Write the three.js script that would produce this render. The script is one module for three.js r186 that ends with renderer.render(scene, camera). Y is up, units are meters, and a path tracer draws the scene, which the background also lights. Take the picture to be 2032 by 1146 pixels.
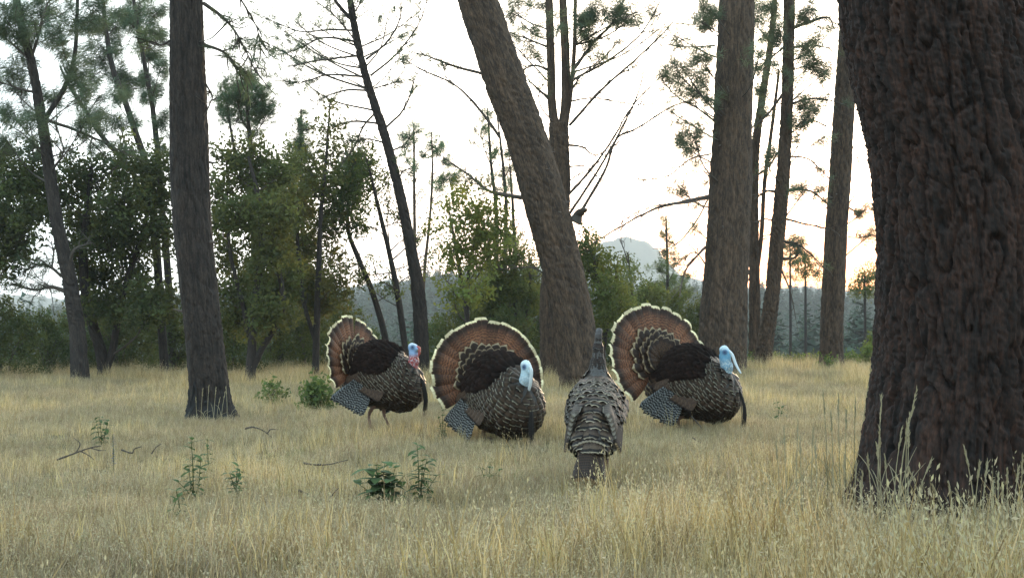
import * as THREE from 'three';
import { mergeGeometries } from 'three/addons/utils/BufferGeometryUtils.js';
import { createNoise3D } from 'simplex-noise';

// ---------------------------------------------------------------- camera, sky, sun, exposure
const F = 2453, CX = 1016, CY = 573, HORIZON = 656, EYE = 0.8;      // photo pixels (2032 x 1146), metres
const PITCH = Math.atan((HORIZON - CY) / F);
const scene = new THREE.Scene();
const camera = new THREE.PerspectiveCamera(2 * Math.atan(573 / F) * 180 / Math.PI, 2032 / 1146, 0.1, 5000);
camera.position.set(0, EYE, 0); camera.rotation.x = PITCH;
scene.add(camera);
const renderer = new THREE.WebGLRenderer({ antialias: true });
renderer.toneMapping = THREE.LinearToneMapping;
renderer.toneMappingExposure = 2.05;
renderer.shadowMap.enabled = true;

const D2R = Math.PI / 180;
const SKY = 2.3, SUN_AZ = 15.6 * D2R, SUN_EL = 4.6 * D2R;
const sunDir = new THREE.Vector3(Math.sin(SUN_AZ) * Math.cos(SUN_EL), Math.sin(SUN_EL), -Math.cos(SUN_AZ) * Math.cos(SUN_EL));
{
  const W = 1024, H = 512, data = new Float32Array(W * H * 4);
  for (let j = 0; j < H; j++) for (let i = 0; i < W; i++) {
    const el = ((j + 0.5) / H - 0.5) * Math.PI, az = ((i + 0.5) / W - 0.5) * 2 * Math.PI;   // row 0 is the bottom
    const x = Math.cos(el) * Math.cos(az), y = Math.sin(el), z = Math.cos(el) * Math.sin(az);
    const g = Math.acos(Math.min(1, Math.max(-1, x * sunDir.x + y * sunDir.y + z * sunDir.z))) / D2R;
    const e = Math.max(0, el / D2R);
    const hz = Math.exp(-e / 11), wide = Math.exp(-g * g / (2 * 17 * 17)), redden = Math.exp(-((e / 6.3) ** 2)) * Math.exp(-((g / 17) ** 2)), near = Math.exp(-g / 9);
    const c = [0, 1, 2].map((k) =>
      ([0.245, 0.345, 0.40][k] * (1 - hz) + [0.46, 0.55, 0.595][k] * hz
      + [1.7, 1.3, 0.92][k] * wide
      + [0.6, 0.42, 0.2][k] * near) * (1 - [0.05, 0.66, 0.975][k] * redden));
    const o = (j * W + i) * 4;
    const under = el < 0 ? Math.exp(el * 14) : 1;
    for (let k = 0; k < 3; k++) data[o + k] = SKY * c[k] * (el < 0 ? 0.25 + 0.75 * under : 1);
    data[o + 3] = 1;
  }
  const sky = new THREE.DataTexture(data, W, H, THREE.RGBAFormat, THREE.FloatType);
  sky.mapping = THREE.EquirectangularReflectionMapping; sky.magFilter = THREE.LinearFilter; sky.minFilter = THREE.LinearFilter; sky.needsUpdate = true;
  scene.background = sky; scene.environment = sky;
}
const sun = new THREE.DirectionalLight(new THREE.Color(1, 0.72, 0.42), 3.2);
sun.position.copy(sunDir).multiplyScalar(60); sun.castShadow = true; sun.shadow.radius = 12;
sun.shadow.mapSize.set(2048, 2048);
Object.assign(sun.shadow.camera, { left: -25, right: 25, top: 20, bottom: -20, near: 1, far: 120 });
sun.name = 'sun'; scene.add(sun); scene.add(sun.target);
scene.fog = new THREE.FogExp2(new THREE.Color(0.95, 0.98, 1.0), 0.0007);

// ---------------------------------------------------------------- helpers
let seed = 7;
const reseed = (s) => { seed = s; };
function rnd() { seed = (seed + 0x6D2B79F5) | 0; let t = Math.imul(seed ^ (seed >>> 15), 1 | seed); t = (t + Math.imul(t ^ (t >>> 7), 61 | t)) ^ t; return ((t ^ (t >>> 14)) >>> 0) / 4294967296; }
const rr = (a, b) => a + (b - a) * rnd();
const gauss = () => (rnd() + rnd() + rnd() - 1.5) / 0.87;
const n3 = createNoise3D(() => rnd());
const V = (x, y, z) => new THREE.Vector3(x, y, z);
const clamp = (x, a, b) => Math.min(b, Math.max(a, x)), lerp = (a, b, t) => a + (b - a) * t;
const smooth = (a, b, x) => { const t = clamp((x - a) / (b - a), 0, 1); return t * t * (3 - 2 * t); };
const fbm = (x, y, z, o = 4) => { let s = 0, a = 0.5; for (let i = 0; i < o; i++) { s += a * n3(x, y, z); x *= 2.03; y *= 2.03; z *= 2.03; a *= 0.5; } return s; };
const piece = (t, pts) => { if (t <= pts[0][0]) return pts[0][1]; for (let i = 1; i < pts.length; i++) if (t < pts[i][0]) { const [a, u] = pts[i - 1], [b, v] = pts[i]; return lerp(u, v, smooth(0, 1, (t - a) / (b - a))); } return pts[pts.length - 1][1]; };
/* a photo pixel and a distance ahead (metres along -z) give a point */
function P(px, py, d) {
  const x = (px - CX) / F, y = (CY - py) / F, s = Math.sin(PITCH), c = Math.cos(PITCH);
  const Y = y * c + s, Z = y * s - c, k = -d / Z;
  return V(x * k, EYE + Y * k, -d);
}
const taken = {};
const numbered = (n) => { const k = taken[n] = (taken[n] ?? -1) + 1; return k ? `${n}_${String(k).padStart(3, '0')}` : n; };
function tag(o, label, category, group, kind) { o.userData = { label, category }; if (group) o.userData.group = group; if (kind) o.userData.kind = kind; return o; }
function shade(o) { o.castShadow = true; o.receiveShadow = true; return o; }
function base(name, pos, label, category, group) { const g = new THREE.Group(); g.name = numbered(name); g.position.copy(pos); tag(g, label, category, group); scene.add(g); return g; }
function part(name, geo, mat, parent) { const m = shade(new THREE.Mesh(geo, mat)); m.name = name; parent.add(m); return m; }
function structure(name, geo, mat, label) { const m = shade(new THREE.Mesh(geo, mat)); m.name = numbered(name); m.userData = { label, category: name.replace(/_/g, ' '), kind: 'structure' }; scene.add(m); return m; }
function copies(name, geo, mat, mats, cols, parent) {
  const m = shade(new THREE.InstancedMesh(geo, mat, mats.length)); m.name = name;
  mats.forEach((x, i) => m.setMatrixAt(i, x));
  if (cols) cols.forEach((c, i) => m.setColorAt(i, c));
  m.userData.kind = 'stuff'; parent.add(m); return m;
}
const Q = new THREE.Quaternion(), S1 = V(1, 1, 1), UP = V(0, 1, 0);
const xform = (p, q, s) => new THREE.Matrix4().compose(p, q, typeof s === 'number' ? V(s, s, s) : s);
const randQ = () => new THREE.Quaternion().setFromEuler(new THREE.Euler(rr(0, 6.28), rr(0, 6.28), rr(0, 6.28)));
const lin = (r, g, b) => new THREE.Color().setRGB(r, g, b);

function geoFrom(pos, idx, uv, col) {
  const g = new THREE.BufferGeometry();
  g.setAttribute('position', new THREE.Float32BufferAttribute(pos, 3));
  if (uv) g.setAttribute('uv', new THREE.Float32BufferAttribute(uv, 2));
  if (col) g.setAttribute('color', new THREE.Float32BufferAttribute(col, 3));
  g.setIndex(idx); g.computeVertexNormals(); return g;
}
/* a tapered tube through points; wob displaces it outwards for bark */
function tube(pts, radii, radial = 6, rings = 12, wob = null, cap = true) {
  const curve = pts.length > 2 ? new THREE.CatmullRomCurve3(pts, false, 'centripetal') : new THREE.LineCurve3(pts[0], pts[1]);
  const n = pts.length - 1, pos = [], uv = [], idx = [];
  let len = 0, prev = null, ref = null;
  for (let j = 0; j <= rings; j++) {
    const t = j / rings, c = curve.getPoint(t), tan = curve.getTangent(t).normalize();
    if (prev) len += c.distanceTo(prev); prev = c;
    const f = t * n, i = Math.min(n - 1, Math.floor(f)), r = lerp(radii[i], radii[i + 1], f - i);
    if (!ref) ref = Math.abs(tan.x) < 0.8 ? V(1, 0, 0) : V(0, 1, 0);
    const a = ref.clone().addScaledVector(tan, -ref.dot(tan)).normalize(), b = new THREE.Vector3().crossVectors(tan, a); ref = a;
    for (let k = 0; k <= radial; k++) {
      const th = (k % radial) / radial * 2 * Math.PI;
      const rad = r + (wob ? wob(th, len, r, c) : 0);
      pos.push(c.x + (a.x * Math.cos(th) + b.x * Math.sin(th)) * rad, c.y + (a.y * Math.cos(th) + b.y * Math.sin(th)) * rad, c.z + (a.z * Math.cos(th) + b.z * Math.sin(th)) * rad);
      uv.push(k / radial * 2 * Math.PI * radii[0], len);
    }
  }
  const w = radial + 1;
  for (let j = 0; j < rings; j++) for (let k = 0; k < radial; k++) { const o = j * w + k; idx.push(o, o + 1, o + w, o + 1, o + w + 1, o + w); }
  if (cap) { const o = pos.length / 3, e = curve.getPoint(1); pos.push(e.x, e.y, e.z); uv.push(0, len); for (let k = 0; k < radial; k++) idx.push(rings * w + k, rings * w + k + 1, o); }
  const g = geoFrom(pos, idx, uv);
  /* weld the seam's normals */
  const nn = g.attributes.normal;
  for (let j = 0; j <= rings; j++) { const p = j * w, q = p + radial; const v = V(nn.getX(p) + nn.getX(q), nn.getY(p) + nn.getY(q), nn.getZ(p) + nn.getZ(q)).normalize(); nn.setXYZ(p, v.x, v.y, v.z); nn.setXYZ(q, v.x, v.y, v.z); }
  return g;
}
function dataTex(w, h, fn, repeat = true) {
  const d = new Uint8Array(w * h * 4);
  for (let j = 0; j < h; j++) for (let i = 0; i < w; i++) { const c = fn((i + 0.5) / w, (j + 0.5) / h, i, j), o = (j * w + i) * 4; for (let k = 0; k < 3; k++) d[o + k] = clamp(c[k], 0, 1) * 255; d[o + 3] = 255; }
  const t = new THREE.DataTexture(d, w, h); t.colorSpace = THREE.SRGBColorSpace; t.magFilter = THREE.LinearFilter; t.minFilter = THREE.LinearMipmapLinearFilter; t.generateMipmaps = true;
  if (repeat) t.wrapS = t.wrapT = THREE.RepeatWrapping; t.needsUpdate = true; return t;
}
const ring3 = (u, v, f, g, off) => n3(Math.cos(u * 6.2832) * f + off, Math.sin(u * 6.2832) * f, v * g);   // wraps in u
const ring4 = (u, v, fu, fv, off) => { // wraps in u and v
  const a = u * 6.2832, b = v * 6.2832; return 0.5 * (n3(Math.cos(a) * fu + off, Math.sin(a) * fu, Math.cos(b) * fv) + n3(Math.cos(a) * fu, Math.sin(a) * fu + off, Math.sin(b) * fv + 9)); };

// ---------------------------------------------------------------- terrain
const RIDGE = [[-2500, 600], [0, 618], [250, 600], [550, 566], [700, 575], [780, 562], [850, 540], [940, 528], [1050, 548], [1160, 560], [1250, 572], [1340, 565], [1500, 572], [1740, 578], [2032, 584], [4500, 590]];
function groundY(x, z) {
  const d = Math.hypot(x, z), front = z < 0;
  let y = 0.03 * n3(x * 0.5, 3, z * 0.5) + 0.05 * n3(x * 0.13, 7, z * 0.13) - 0.05 * n3(0, 7, 0) * 0;
  y *= smooth(2, 5, d) * 0.7;
  if (front) y += 0.12 * smooth(1.5, 4, x) * smooth(13, 19, -z);
  if (d > 25) {
    const px = front ? CX + F * clamp(x / Math.max(1, -z), -1.2, 1.2) : (x > 0 ? 4500 : -2500);
    const crest = EYE + (HORIZON - piece(px, RIDGE)) / F * 360 - 8;
    y += d < 130 ? piece(d, [[25, 0], [40, -1.3], [80, -5.5], [130, -9]]) : d < 360 ? lerp(-9, crest, smooth(130, 360, d)) : lerp(crest, crest - 40, smooth(360, 600, d));
    y += 0.5 * n3(x * 0.02, 1, z * 0.02) * smooth(30, 90, d);
  }
  return y;
}
const onGround = (px, d) => { const p = P(px, HORIZON, d); p.y = groundY(p.x, p.z); return p; };

const thatchTex = dataTex(512, 512, (u, v) => {
  const a = ring4(u, v, 1.3, 1.3, 3), b = ring4(u, v, 9, 9, 20), c = ring4(u, v, 30, 30, 40);
  const k = 0.5 + 0.20 * a + 0.25 * b + 0.35 * c, g = clamp(0.5 + ring4(u, v, 2, 2, 70), 0, 1);
  return [lerp(0.24, 0.56, k), lerp(0.20, 0.49, k) + 0.015 * g, lerp(0.12, 0.31, k)];
});
const ang = []; for (let a = -180; a < 180;) { ang.push(a); a += Math.abs(a) < 32 ? 0.75 : 6; }
function sheet(rad, centre, sink) {
  const pos = [], uv = [], idx = [], n = ang.length, o = centre ? 1 : 0;
  if (centre) { pos.push(0, groundY(0, 0), 0); uv.push(0, 0); for (let k = 0; k < n; k++) idx.push(0, 1 + (k + 1) % n, 1 + k); }
  rad.forEach((r, j) => ang.forEach((a) => {
    const q = r * (r > 20 && r < 40 ? 1 + 0.05 * n3(Math.sin(a * D2R) * 6, 4, Math.cos(a * D2R) * 6) : 1), x = Math.sin(a * D2R) * q, z = -Math.cos(a * D2R) * q; pos.push(x, groundY(x, z) - (j === 0 ? sink : 0), z); uv.push(x / 1.7, z / 1.7); }));
  for (let j = 0; j < rad.length - 1; j++) for (let k = 0; k < n; k++) { const a = o + j * n + k, b = o + j * n + (k + 1) % n; idx.push(a, b, a + n, b, b + n, a + n); }
  return geoFrom(pos, idx, uv);
}
{
  const near = [0.4], far = []; while (near[near.length - 1] < 26) near.push(near[near.length - 1] * 1.035 + 0.02);
  far.push(near[near.length - 2]); far.push(near[near.length - 1] + 0.3); while (far[far.length - 1] < 620) far.push(far[far.length - 1] * 1.04);
  structure('ground', sheet(near, true, 0), new THREE.MeshStandardMaterial({ map: thatchTex, roughness: 1 }), 'dry straw-covered floor of the clearing');
  structure('valley_slope', sheet(far, false, 0.35), new THREE.MeshStandardMaterial({ color: lin(0.055, 0.055, 0.035), roughness: 1 }), 'leaf-littered forest floor falling into the valley and rising beyond');
}
{ // the bare mountain far behind the valley, and a lower shoulder
  const prof = [[560, 590], [700, 572], [800, 560], [900, 548], [1000, 540], [1100, 528], [1150, 505], [1178, 488], [1205, 479], [1240, 474], [1285, 482], [1303, 496], [1320, 520], [1360, 548], [1430, 566], [1560, 574], [1740, 580], [2100, 592]];
  const pos = [], idx = [], uv = [], nx = 420, nz = 40, D = 1000;
  for (let j = 0; j <= nz; j++) for (let i = 0; i <= nx; i++) {
    const px = lerp(-900, 2900, i / nx), t = j / nz, d = D + (t - 0.45) * 520;
    const p = P(px, HORIZON, d), h = EYE + (HORIZON - piece(px, prof)) / F * D + 30;
    const bump = 9 * fbm(p.x * 0.012, 2, p.z * 0.012) + 4 * n3(p.x * 0.05, 8, p.z * 0.05) + 2 * n3(p.x * 0.14, 8, p.z * 0.14);
    const k = t < 0.45 ? smooth(0, 0.45, t) : 1 - smooth(0.45, 1, t) * 0.9;
    pos.push(p.x, -30 + h * k + 1.1 * bump * k * (1 - 0.55 * Math.exp(-(((t - 0.45) / 0.1) ** 2))), p.z); uv.push(i, j);
  }
  for (let j = 0; j < nz; j++) for (let i = 0; i < nx; i++) { const a = j * (nx + 1) + i; idx.push(a, a + 1, a + nx + 1, a + 1, a + nx + 2, a + nx + 1); }
  structure('mountain', geoFrom(pos, idx, uv), new THREE.MeshStandardMaterial({ color: lin(0.10, 0.11, 0.08), roughness: 1 }), 'blunt hazy mountain far behind the valley in haze');
}

// ---------------------------------------------------------------- materials for plants
const barkTex = (tone, tone2, off) => dataTex(512, 512, (u, v) => {
  const a = ring4(u, v, 9, 3, off), b = ring4(u, v, 26, 12, off + 5), c = ring4(u, v, 2, 1.2, off + 9), e = ring4(u, v, 60, 40, off + 14);
  const k = clamp(0.45 + 0.4 * a + 0.4 * b + 0.25 * c + 0.35 * e, 0, 1);
  return [0, 1, 2].map((i) => lerp(tone[i], tone2[i], k));
});
const bark = (t1, t2, off, rep = [0.7, 0.5]) => { const map = barkTex(t1, t2, off); map.repeat.set(rep[0], rep[1]); return new THREE.MeshStandardMaterial({ map, roughness: 0.95 }); };
const M = {
  barkNear: bark([0.065, 0.042, 0.033], [0.285, 0.185, 0.14], 1, [0.8, 0.5]),
  barkGrey: bark([0.10, 0.082, 0.072], [0.29, 0.24, 0.21], 31),
  barkBrown: bark([0.145, 0.112, 0.088], [0.45, 0.36, 0.285], 61),
  barkDark: bark([0.13, 0.11, 0.10], [0.30, 0.26, 0.235], 91),
  char: new THREE.MeshStandardMaterial({ color: lin(0.012, 0.011, 0.011), roughness: 0.85 }),
  twig: new THREE.MeshStandardMaterial({ color: lin(0.085, 0.068, 0.055), roughness: 0.95 }),
  dead: new THREE.MeshStandardMaterial({ color: lin(0.13, 0.105, 0.09), roughness: 0.95 }),
  oak: new THREE.MeshPhysicalMaterial({ color: lin(0.125, 0.145, 0.055), roughness: 1, specularIntensity: 0.3, transmission: 0.5, thickness: 0, side: THREE.DoubleSide }),
  pine: new THREE.MeshPhysicalMaterial({ color: lin(0.145, 0.175, 0.10), roughness: 1, specularIntensity: 0.3, transmission: 0.45, thickness: 0, side: THREE.DoubleSide }),
  herb: new THREE.MeshPhysicalMaterial({ color: lin(0.06, 0.12, 0.03), roughness: 1, specularIntensity: 0.3, transmission: 0.4, thickness: 0, side: THREE.DoubleSide }),
  straw: new THREE.MeshPhysicalMaterial({ color: lin(1, 1, 1), vertexColors: true, roughness: 1, specularIntensity: 0.3, transmission: 0.4, thickness: 0, side: THREE.DoubleSide }),
};
/* a spray of leaves, a tuft of needles */
function spray(n, R, s, seedNo) {
  reseed(seedNo); const pos = [], idx = [];
  for (let i = 0; i < n; i++) {
    const c = V(gauss(), gauss() * 0.8, gauss()).multiplyScalar(R * 0.55), q = randQ(), k = s * rr(0.65, 1.2);
    const pts = [[0, -0.55, 0], [0.19, -0.12, 0.05], [0.27, 0.12, 0.06], [0, 0.5, -0.06], [-0.27, 0.12, 0.06], [-0.19, -0.12, 0.05]];
    const o = pos.length / 3; pts.forEach((p) => { const v = V(...p).multiplyScalar(k).applyQuaternion(q).add(c); pos.push(v.x, v.y, v.z); });
    idx.push(o, o + 1, o + 5, o + 1, o + 2, o + 5, o + 2, o + 4, o + 5, o + 2, o + 3, o + 4);
  }
  return geoFrom(pos, idx);
}
function tuft(n, L, w, seedNo) {
  reseed(seedNo); const pos = [], idx = [];
  for (let i = 0; i < n; i++) {
    const th = rr(0, 6.283), ph = Math.acos(rr(-0.25, 1)), dir = V(Math.sin(ph) * Math.cos(th), Math.cos(ph), Math.sin(ph) * Math.sin(th));
    const s = V(0, rr(-0.05, 0.06), 0), side = new THREE.Vector3().crossVectors(dir, V(rr(-1, 1), rr(-1, 1), rr(-1, 1))).normalize().multiplyScalar(w / 2), l = L * rr(0.6, 1.1);
    const a = s.clone().add(side), b = s.clone().sub(side), m = s.clone().addScaledVector(dir, l * 0.6).add(V(0, -0.004, 0)), e = s.clone().addScaledVector(dir, l).add(V(0, -l * 0.12, 0)), o = pos.length / 3;
    for (const v of [a, b, m.clone().add(side), m.clone().sub(side), e]) pos.push(v.x, v.y, v.z);
    idx.push(o, o + 1, o + 2, o + 1, o + 3, o + 2, o + 2, o + 3, o + 4);
  }
  return geoFrom(pos, idx);
}
const LEAF = { oak: spray(20, 0.26, 0.075, 11), oakFine: spray(22, 0.22, 0.058, 12), pine: tuft(40, 0.15, 0.005, 13), pineFine: tuft(34, 0.115, 0.0048, 14), brush: spray(18, 0.20, 0.06, 15) };

// ---------------------------------------------------------------- trees
/* bark relief: plates parted by upright furrows, flared and lobed at the foot */
function barkWob(amp, fu, fv, off, footY, flare, lobes = 5, lean = 0) {
  return (th, len, r, c) => {
    const x = Math.cos(th) * r * fu, z = Math.sin(th) * r * fu, y = len * fv;
    const wx = 0.6 * n3(x * 0.6, y * 0.8, z * 0.6 + off), a = Math.abs(n3(x + wx, y + off, z)), b = Math.abs(n3(x * 2.1, y * 2.6 + off, z * 2.1 + 4));
    const plate = smooth(0.02, 0.2, a) * 0.65 + smooth(0.02, 0.22, b) * 0.35 + 0.12 * n3(x * 4, y * 7, z * 4) + 0.12 * n3(x * 9, y * 16, z * 9) + 0.1 * n3(x * 19, y * 34, z * 19);
    const h = c.y - footY, fl = flare ? flare * Math.exp(-Math.max(0, h) / (r * 0.5)) * (0.65 + 0.35 * Math.cos(th * lobes + off) + lean * Math.cos(th - Math.PI)) : 0;
    return amp * (plate - 0.7) + r * fl + r * 0.05 * n3(Math.cos(th) + off, len * 0.7, Math.sin(th));
  };
}
const mpp = (d) => d / F;
/* one tree: stems and limbs as pixel paths at a depth, foliage as clumps hung on limbs of their own */
function tree(o) {
  reseed(o.seed); n3(0, 0, 0);
  const d = o.d, k = mpp(d), leafKind = o.leaf, foot = onGround(o.stems[0].path[0][0], d), g = base(o.name, foot, o.label, 'tree', o.group);
  const at = (q) => P(q[0], q[1], d + (q[2] ?? 0)).sub(foot);
  const lines = [];                                      // [points, radii] for hanging limbs on
  o.stems.forEach((s, si) => {
    const pts = s.path.map((q, i) => (i === 0 && si === 0) ? V(0, -0.25, 0) : P(q[0], q[1], d + (q[3] ?? 0)).sub(foot));
    const radii = s.path.map((q) => q[2] * k / 2);
    const L = pts.reduce((a, p, i) => i ? a + p.distanceTo(pts[i - 1]) : 0, 0), big = radii[0] > 0.1;
    const g1 = tube(pts, radii, s.radial ?? (big ? 40 : 9), s.rings ?? Math.max(8, Math.round(L / (big ? 0.045 : 0.2))), s.wob ?? (big ? barkWob(0.042, 12, 3.2, o.seed, 0, o.flare ?? 0.25, 5) : barkWob(0.008, 14, 3, o.seed, 0, 0.15, 3)));
    part('trunk', g1, o.bark, g); lines.push([pts, radii]);
  });
  for (let i = 0; i < (o.stubs ?? 0); i++) { // broken branch stubs
    const [pts, radii] = lines[0], f = rr(2.2, Math.min(pts.length - 3, 7)), j = Math.floor(f), c = pts[j].clone().lerp(pts[j + 1], f - j), r = lerp(radii[j], radii[j + 1], f - j), a = rr(0, 6.283), dir = V(Math.cos(a), rr(-0.1, 0.5), Math.sin(a)).normalize(), l = rr(0.04, 0.11), w = rr(0.007, 0.014);
    part('branch_stub', tube([c.clone().addScaledVector(dir, r * 0.7), c.clone().addScaledVector(dir, r + l * 0.6), c.clone().addScaledVector(dir, r + l).add(V(0, rr(-0.02, 0.02), 0))], [w * 1.6, w, w * 0.7], 7, 6, (th, len) => 0.3 * w * n3(th * 2, len * 20, i)), M.dead, g);
  }
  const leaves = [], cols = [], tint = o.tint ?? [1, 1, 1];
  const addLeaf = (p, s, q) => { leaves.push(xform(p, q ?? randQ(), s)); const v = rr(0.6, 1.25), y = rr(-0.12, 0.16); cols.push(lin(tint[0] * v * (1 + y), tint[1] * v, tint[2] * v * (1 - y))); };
  const up = (p, from) => { const dir = p.clone().sub(from).normalize().add(V(0, 0.5, 0)).normalize(); return new THREE.Quaternion().setFromUnitVectors(UP, dir); };
  (o.limbs ?? []).forEach((l) => {
    const pts = l.p.map(at), w = 1.25 * (l.w ?? 5) * k / 2, geos = [];
    pts.forEach((p, i) => { if (i) p.z += (l.dz ?? rr(-0.5, 0.5)) * i / pts.length; });
    const line = new THREE.CatmullRomCurve3(pts, false, 'centripetal'), L = line.getLength();
    geos.push(tube(pts, pts.map((_, i) => Math.max(0.003, w * (1 - 0.75 * i / (pts.length - 1)))), 6, Math.max(8, Math.round(L / 0.1)), (th, len) => 0.25 * w * n3(th, len * 5, o.seed)));
    const nt = Math.round((l.twigs ?? 5) * 1.7);
    for (let i = 0; i < nt; i++) {
      const t = rr(0.25, 1), s = line.getPoint(t), tan = line.getTangent(t), dir = tan.clone().multiplyScalar(0.6).add(V(gauss(), gauss() * 0.8 + (l.rise ?? 0), gauss()).multiplyScalar(0.6)).normalize(), tl = rr(0.2, 0.7) * (l.tl ?? 1);
      const e = s.clone().addScaledVector(dir, tl), m = s.clone().lerp(e, 0.5).add(V(gauss() * 0.05, gauss() * 0.05, gauss() * 0.05));
      geos.push(tube([s, m, e], [0.009, 0.007, 0.004], 3, 4));
      const nl = (l.leaves ?? 0) * rr(0.8, 2.6);
      for (let j = 0; j < nl; j++) { const p = s.clone().lerp(e, Math.pow(rnd(), 0.5)).add(V(gauss(), gauss(), gauss()).multiplyScalar(0.06)); addLeaf(p, rr(0.6, 1.1), leafKind.startsWith('pine') ? up(p, s) : null); }
    }
    part('limb', mergeGeometries(geos.map((x) => { x.deleteAttribute('uv'); return x; })), l.mat ?? M.twig, g);
  });
  (o.clumps ?? []).forEach((b) => {
    const [px, py, rx, ry, dens = 1, dz = rr(-1, 1) * (o.deep ?? 1)] = b, c = at([px, py, dz]), X = 1.36 * rx * k, Y = 1.36 * ry * k, Z = (X + Y) / 2, geos = [];
    /* the stem point this clump's limb springs from: near, and rather below it */
    let best = null, score = 1e9;
    for (const [pts, radii] of lines) for (let i = 0; i < pts.length - 1; i++) for (let t = 0; t < 1; t += 0.2) {
      const p = pts[i].clone().lerp(pts[i + 1], t), h = Math.hypot(p.x - c.x, p.z - c.z), s = Math.abs(p.y - (c.y - 0.45 * h - Y * 0.6)) + 0.7 * h;
      if (s < score && p.y > 0.2) { score = s; best = [p, lerp(radii[i], radii[i + 1], t)]; }
    }
    const s = best[0], far = s.distanceTo(c), lr = Math.min(best[1] * 0.5, 0.006 + far * 0.008);
    const mid = s.clone().lerp(c, 0.5).add(V(gauss() * 0.1 * far, -0.06 * far, gauss() * 0.1 * far)), line = new THREE.CatmullRomCurve3([s, mid, c], false, 'centripetal');
    geos.push(tube([s, mid, c], [lr, lr * 0.7, lr * 0.4], 5, 8));
    const n = Math.max(2, Math.round(dens * Math.PI * X * Y / 1.44 * (o.rate ?? 150) * (leafKind.startsWith('pine') ? 1.5 : 1.35))), nt = Math.max(4, Math.round(n / 5)), per = n / nt;
    for (let i = 0; i < nt; i++) {
      const u = V(gauss(), gauss(), gauss()); u.normalize().multiplyScalar(Math.pow(rnd(), 0.4));
      const e = c.clone().add(V(u.x * X, u.y * Y, u.z * Z)), st = line.getPoint(rr(0.55, 1)), m = st.clone().lerp(e, 0.5).add(V(gauss(), gauss(), gauss()).multiplyScalar(0.05));
      geos.push(tube([st, m, e], [0.007, 0.005, 0.0035], 3, 3));
      for (let j = 0; j < per; j++) { const p = st.clone().lerp(e, rr(0.35, 1.08)).add(V(gauss(), gauss(), gauss()).multiplyScalar(leafKind.startsWith('pine') ? 0.11 : 0.19)); addLeaf(p, rr(0.7, 1.2), leafKind.startsWith('pine') ? up(p, st) : null); }
    }
    part('limb', mergeGeometries(geos.map((x) => { x.deleteAttribute('uv'); return x; })), o.limbMat ?? M.twig, g);
  });
  if (leaves.length) copies('crown', LEAF[leafKind], leafKind.startsWith('pine') ? M.pine : M.oak, leaves, cols, g);
  return g;
}

// the five big trunks of the clearing
tree({ name: 'pine_tree', seed: 101, d: 5.6, bark: M.barkNear, leaf: 'pine', label: 'massive dark furrowed pine trunk with tall straw stalks at its foot',
  stems: [{ path: [[1924, 1006, 378], [1927, 880, 372], [1936, 700, 366], [1934, 500, 364], [1915, 300, 366], [1887, 150, 370], [1862, 0, 374], [1800, -400, 360], [1700, -1200, 330], [1600, -2400, 260]],
    radial: 320, rings: 420, wob: barkWob(0.045, 11, 1.9, 3.3, 0, 0.30, 4, 0.45) }] });
{
  const t = tree({ name: 'pine_tree', seed: 102, d: 11.2, bark: M.barkGrey, leaf: 'pineFine', label: 'straight grey pine trunk with charred foot standing alone in the grass', stubs: 7, tint: [0.9, 0.95, 0.9],
    stems: [{ path: [[419, 831, 86], [416, 790, 76], [407, 700, 72], [397, 600, 70], [379, 400, 73], [373, 200, 70], [369, 0, 64], [362, -300, 58], [352, -1200, 40], [350, -2000, 20]], radial: 90, rings: 330, wob: barkWob(0.024, 12, 2, 8.1, 0, 0.3, 4, -0.35) }],
    limbs: [{ p: [[402, 5], [440, 32], [480, 82], [506, 142]], w: 7, twigs: 12, leaves: 0.6, tl: 0.6 }, { p: [[404, 88], [440, 100], [468, 132]], w: 6, twigs: 7, leaves: 0.5, tl: 0.5 }, { p: [[402, -30], [450, -30], [500, 40], [512, 90]], w: 5, twigs: 7, leaves: 0.6, tl: 0.5 }, { p: [[404, 160], [412, 185], [418, 215]], w: 4, twigs: 3, tl: 0.3 }, { p: [[338, 80], [320, 95], [300, 92]], w: 4, twigs: 4, tl: 0.4, leaves: 0.6 }] });
  // charred bark: black scabs burnt onto the foot, ragged at the top
  reseed(55); const pos = [], idx = [], n = 64, r = 20, kk = mpp(11.2), tilt = -0.0;
  const wob = barkWob(0.024, 12, 2, 8.1, 0, 0.3, 4, -0.35);
  for (let j = 0; j <= r; j++) for (let i = 0; i <= n; i++) {
    const th = i / n * 2 * Math.PI, top = 0.20 + 0.11 * n3(Math.cos(th) * 2, 5, Math.sin(th) * 2) + 0.10 * Math.abs(n3(Math.cos(th) * 6, 9, Math.sin(th) * 6)), h = lerp(-0.05, top, j / r), rad = lerp(43, 38, clamp(h / 0.18, 0, 1)) * kk;
    const q = rad + wob(th, h + 0.25, rad, V(0, h, 0)) + (j === r ? -0.004 : 0.009 + 0.006 * n3(th * 3, h * 20, 2));
    pos.push(Math.cos(th) * q - 0.035 * h * 2, h, Math.sin(th) * q);
  }
  for (let j = 0; j < r; j++) for (let i = 0; i < n; i++) { const a = j * (n + 1) + i; idx.push(a, a + n + 1, a + 1, a + 1, a + n + 1, a + n + 2); }
  part('charred_bark', geoFrom(pos, idx), M.char, t);
}
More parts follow.
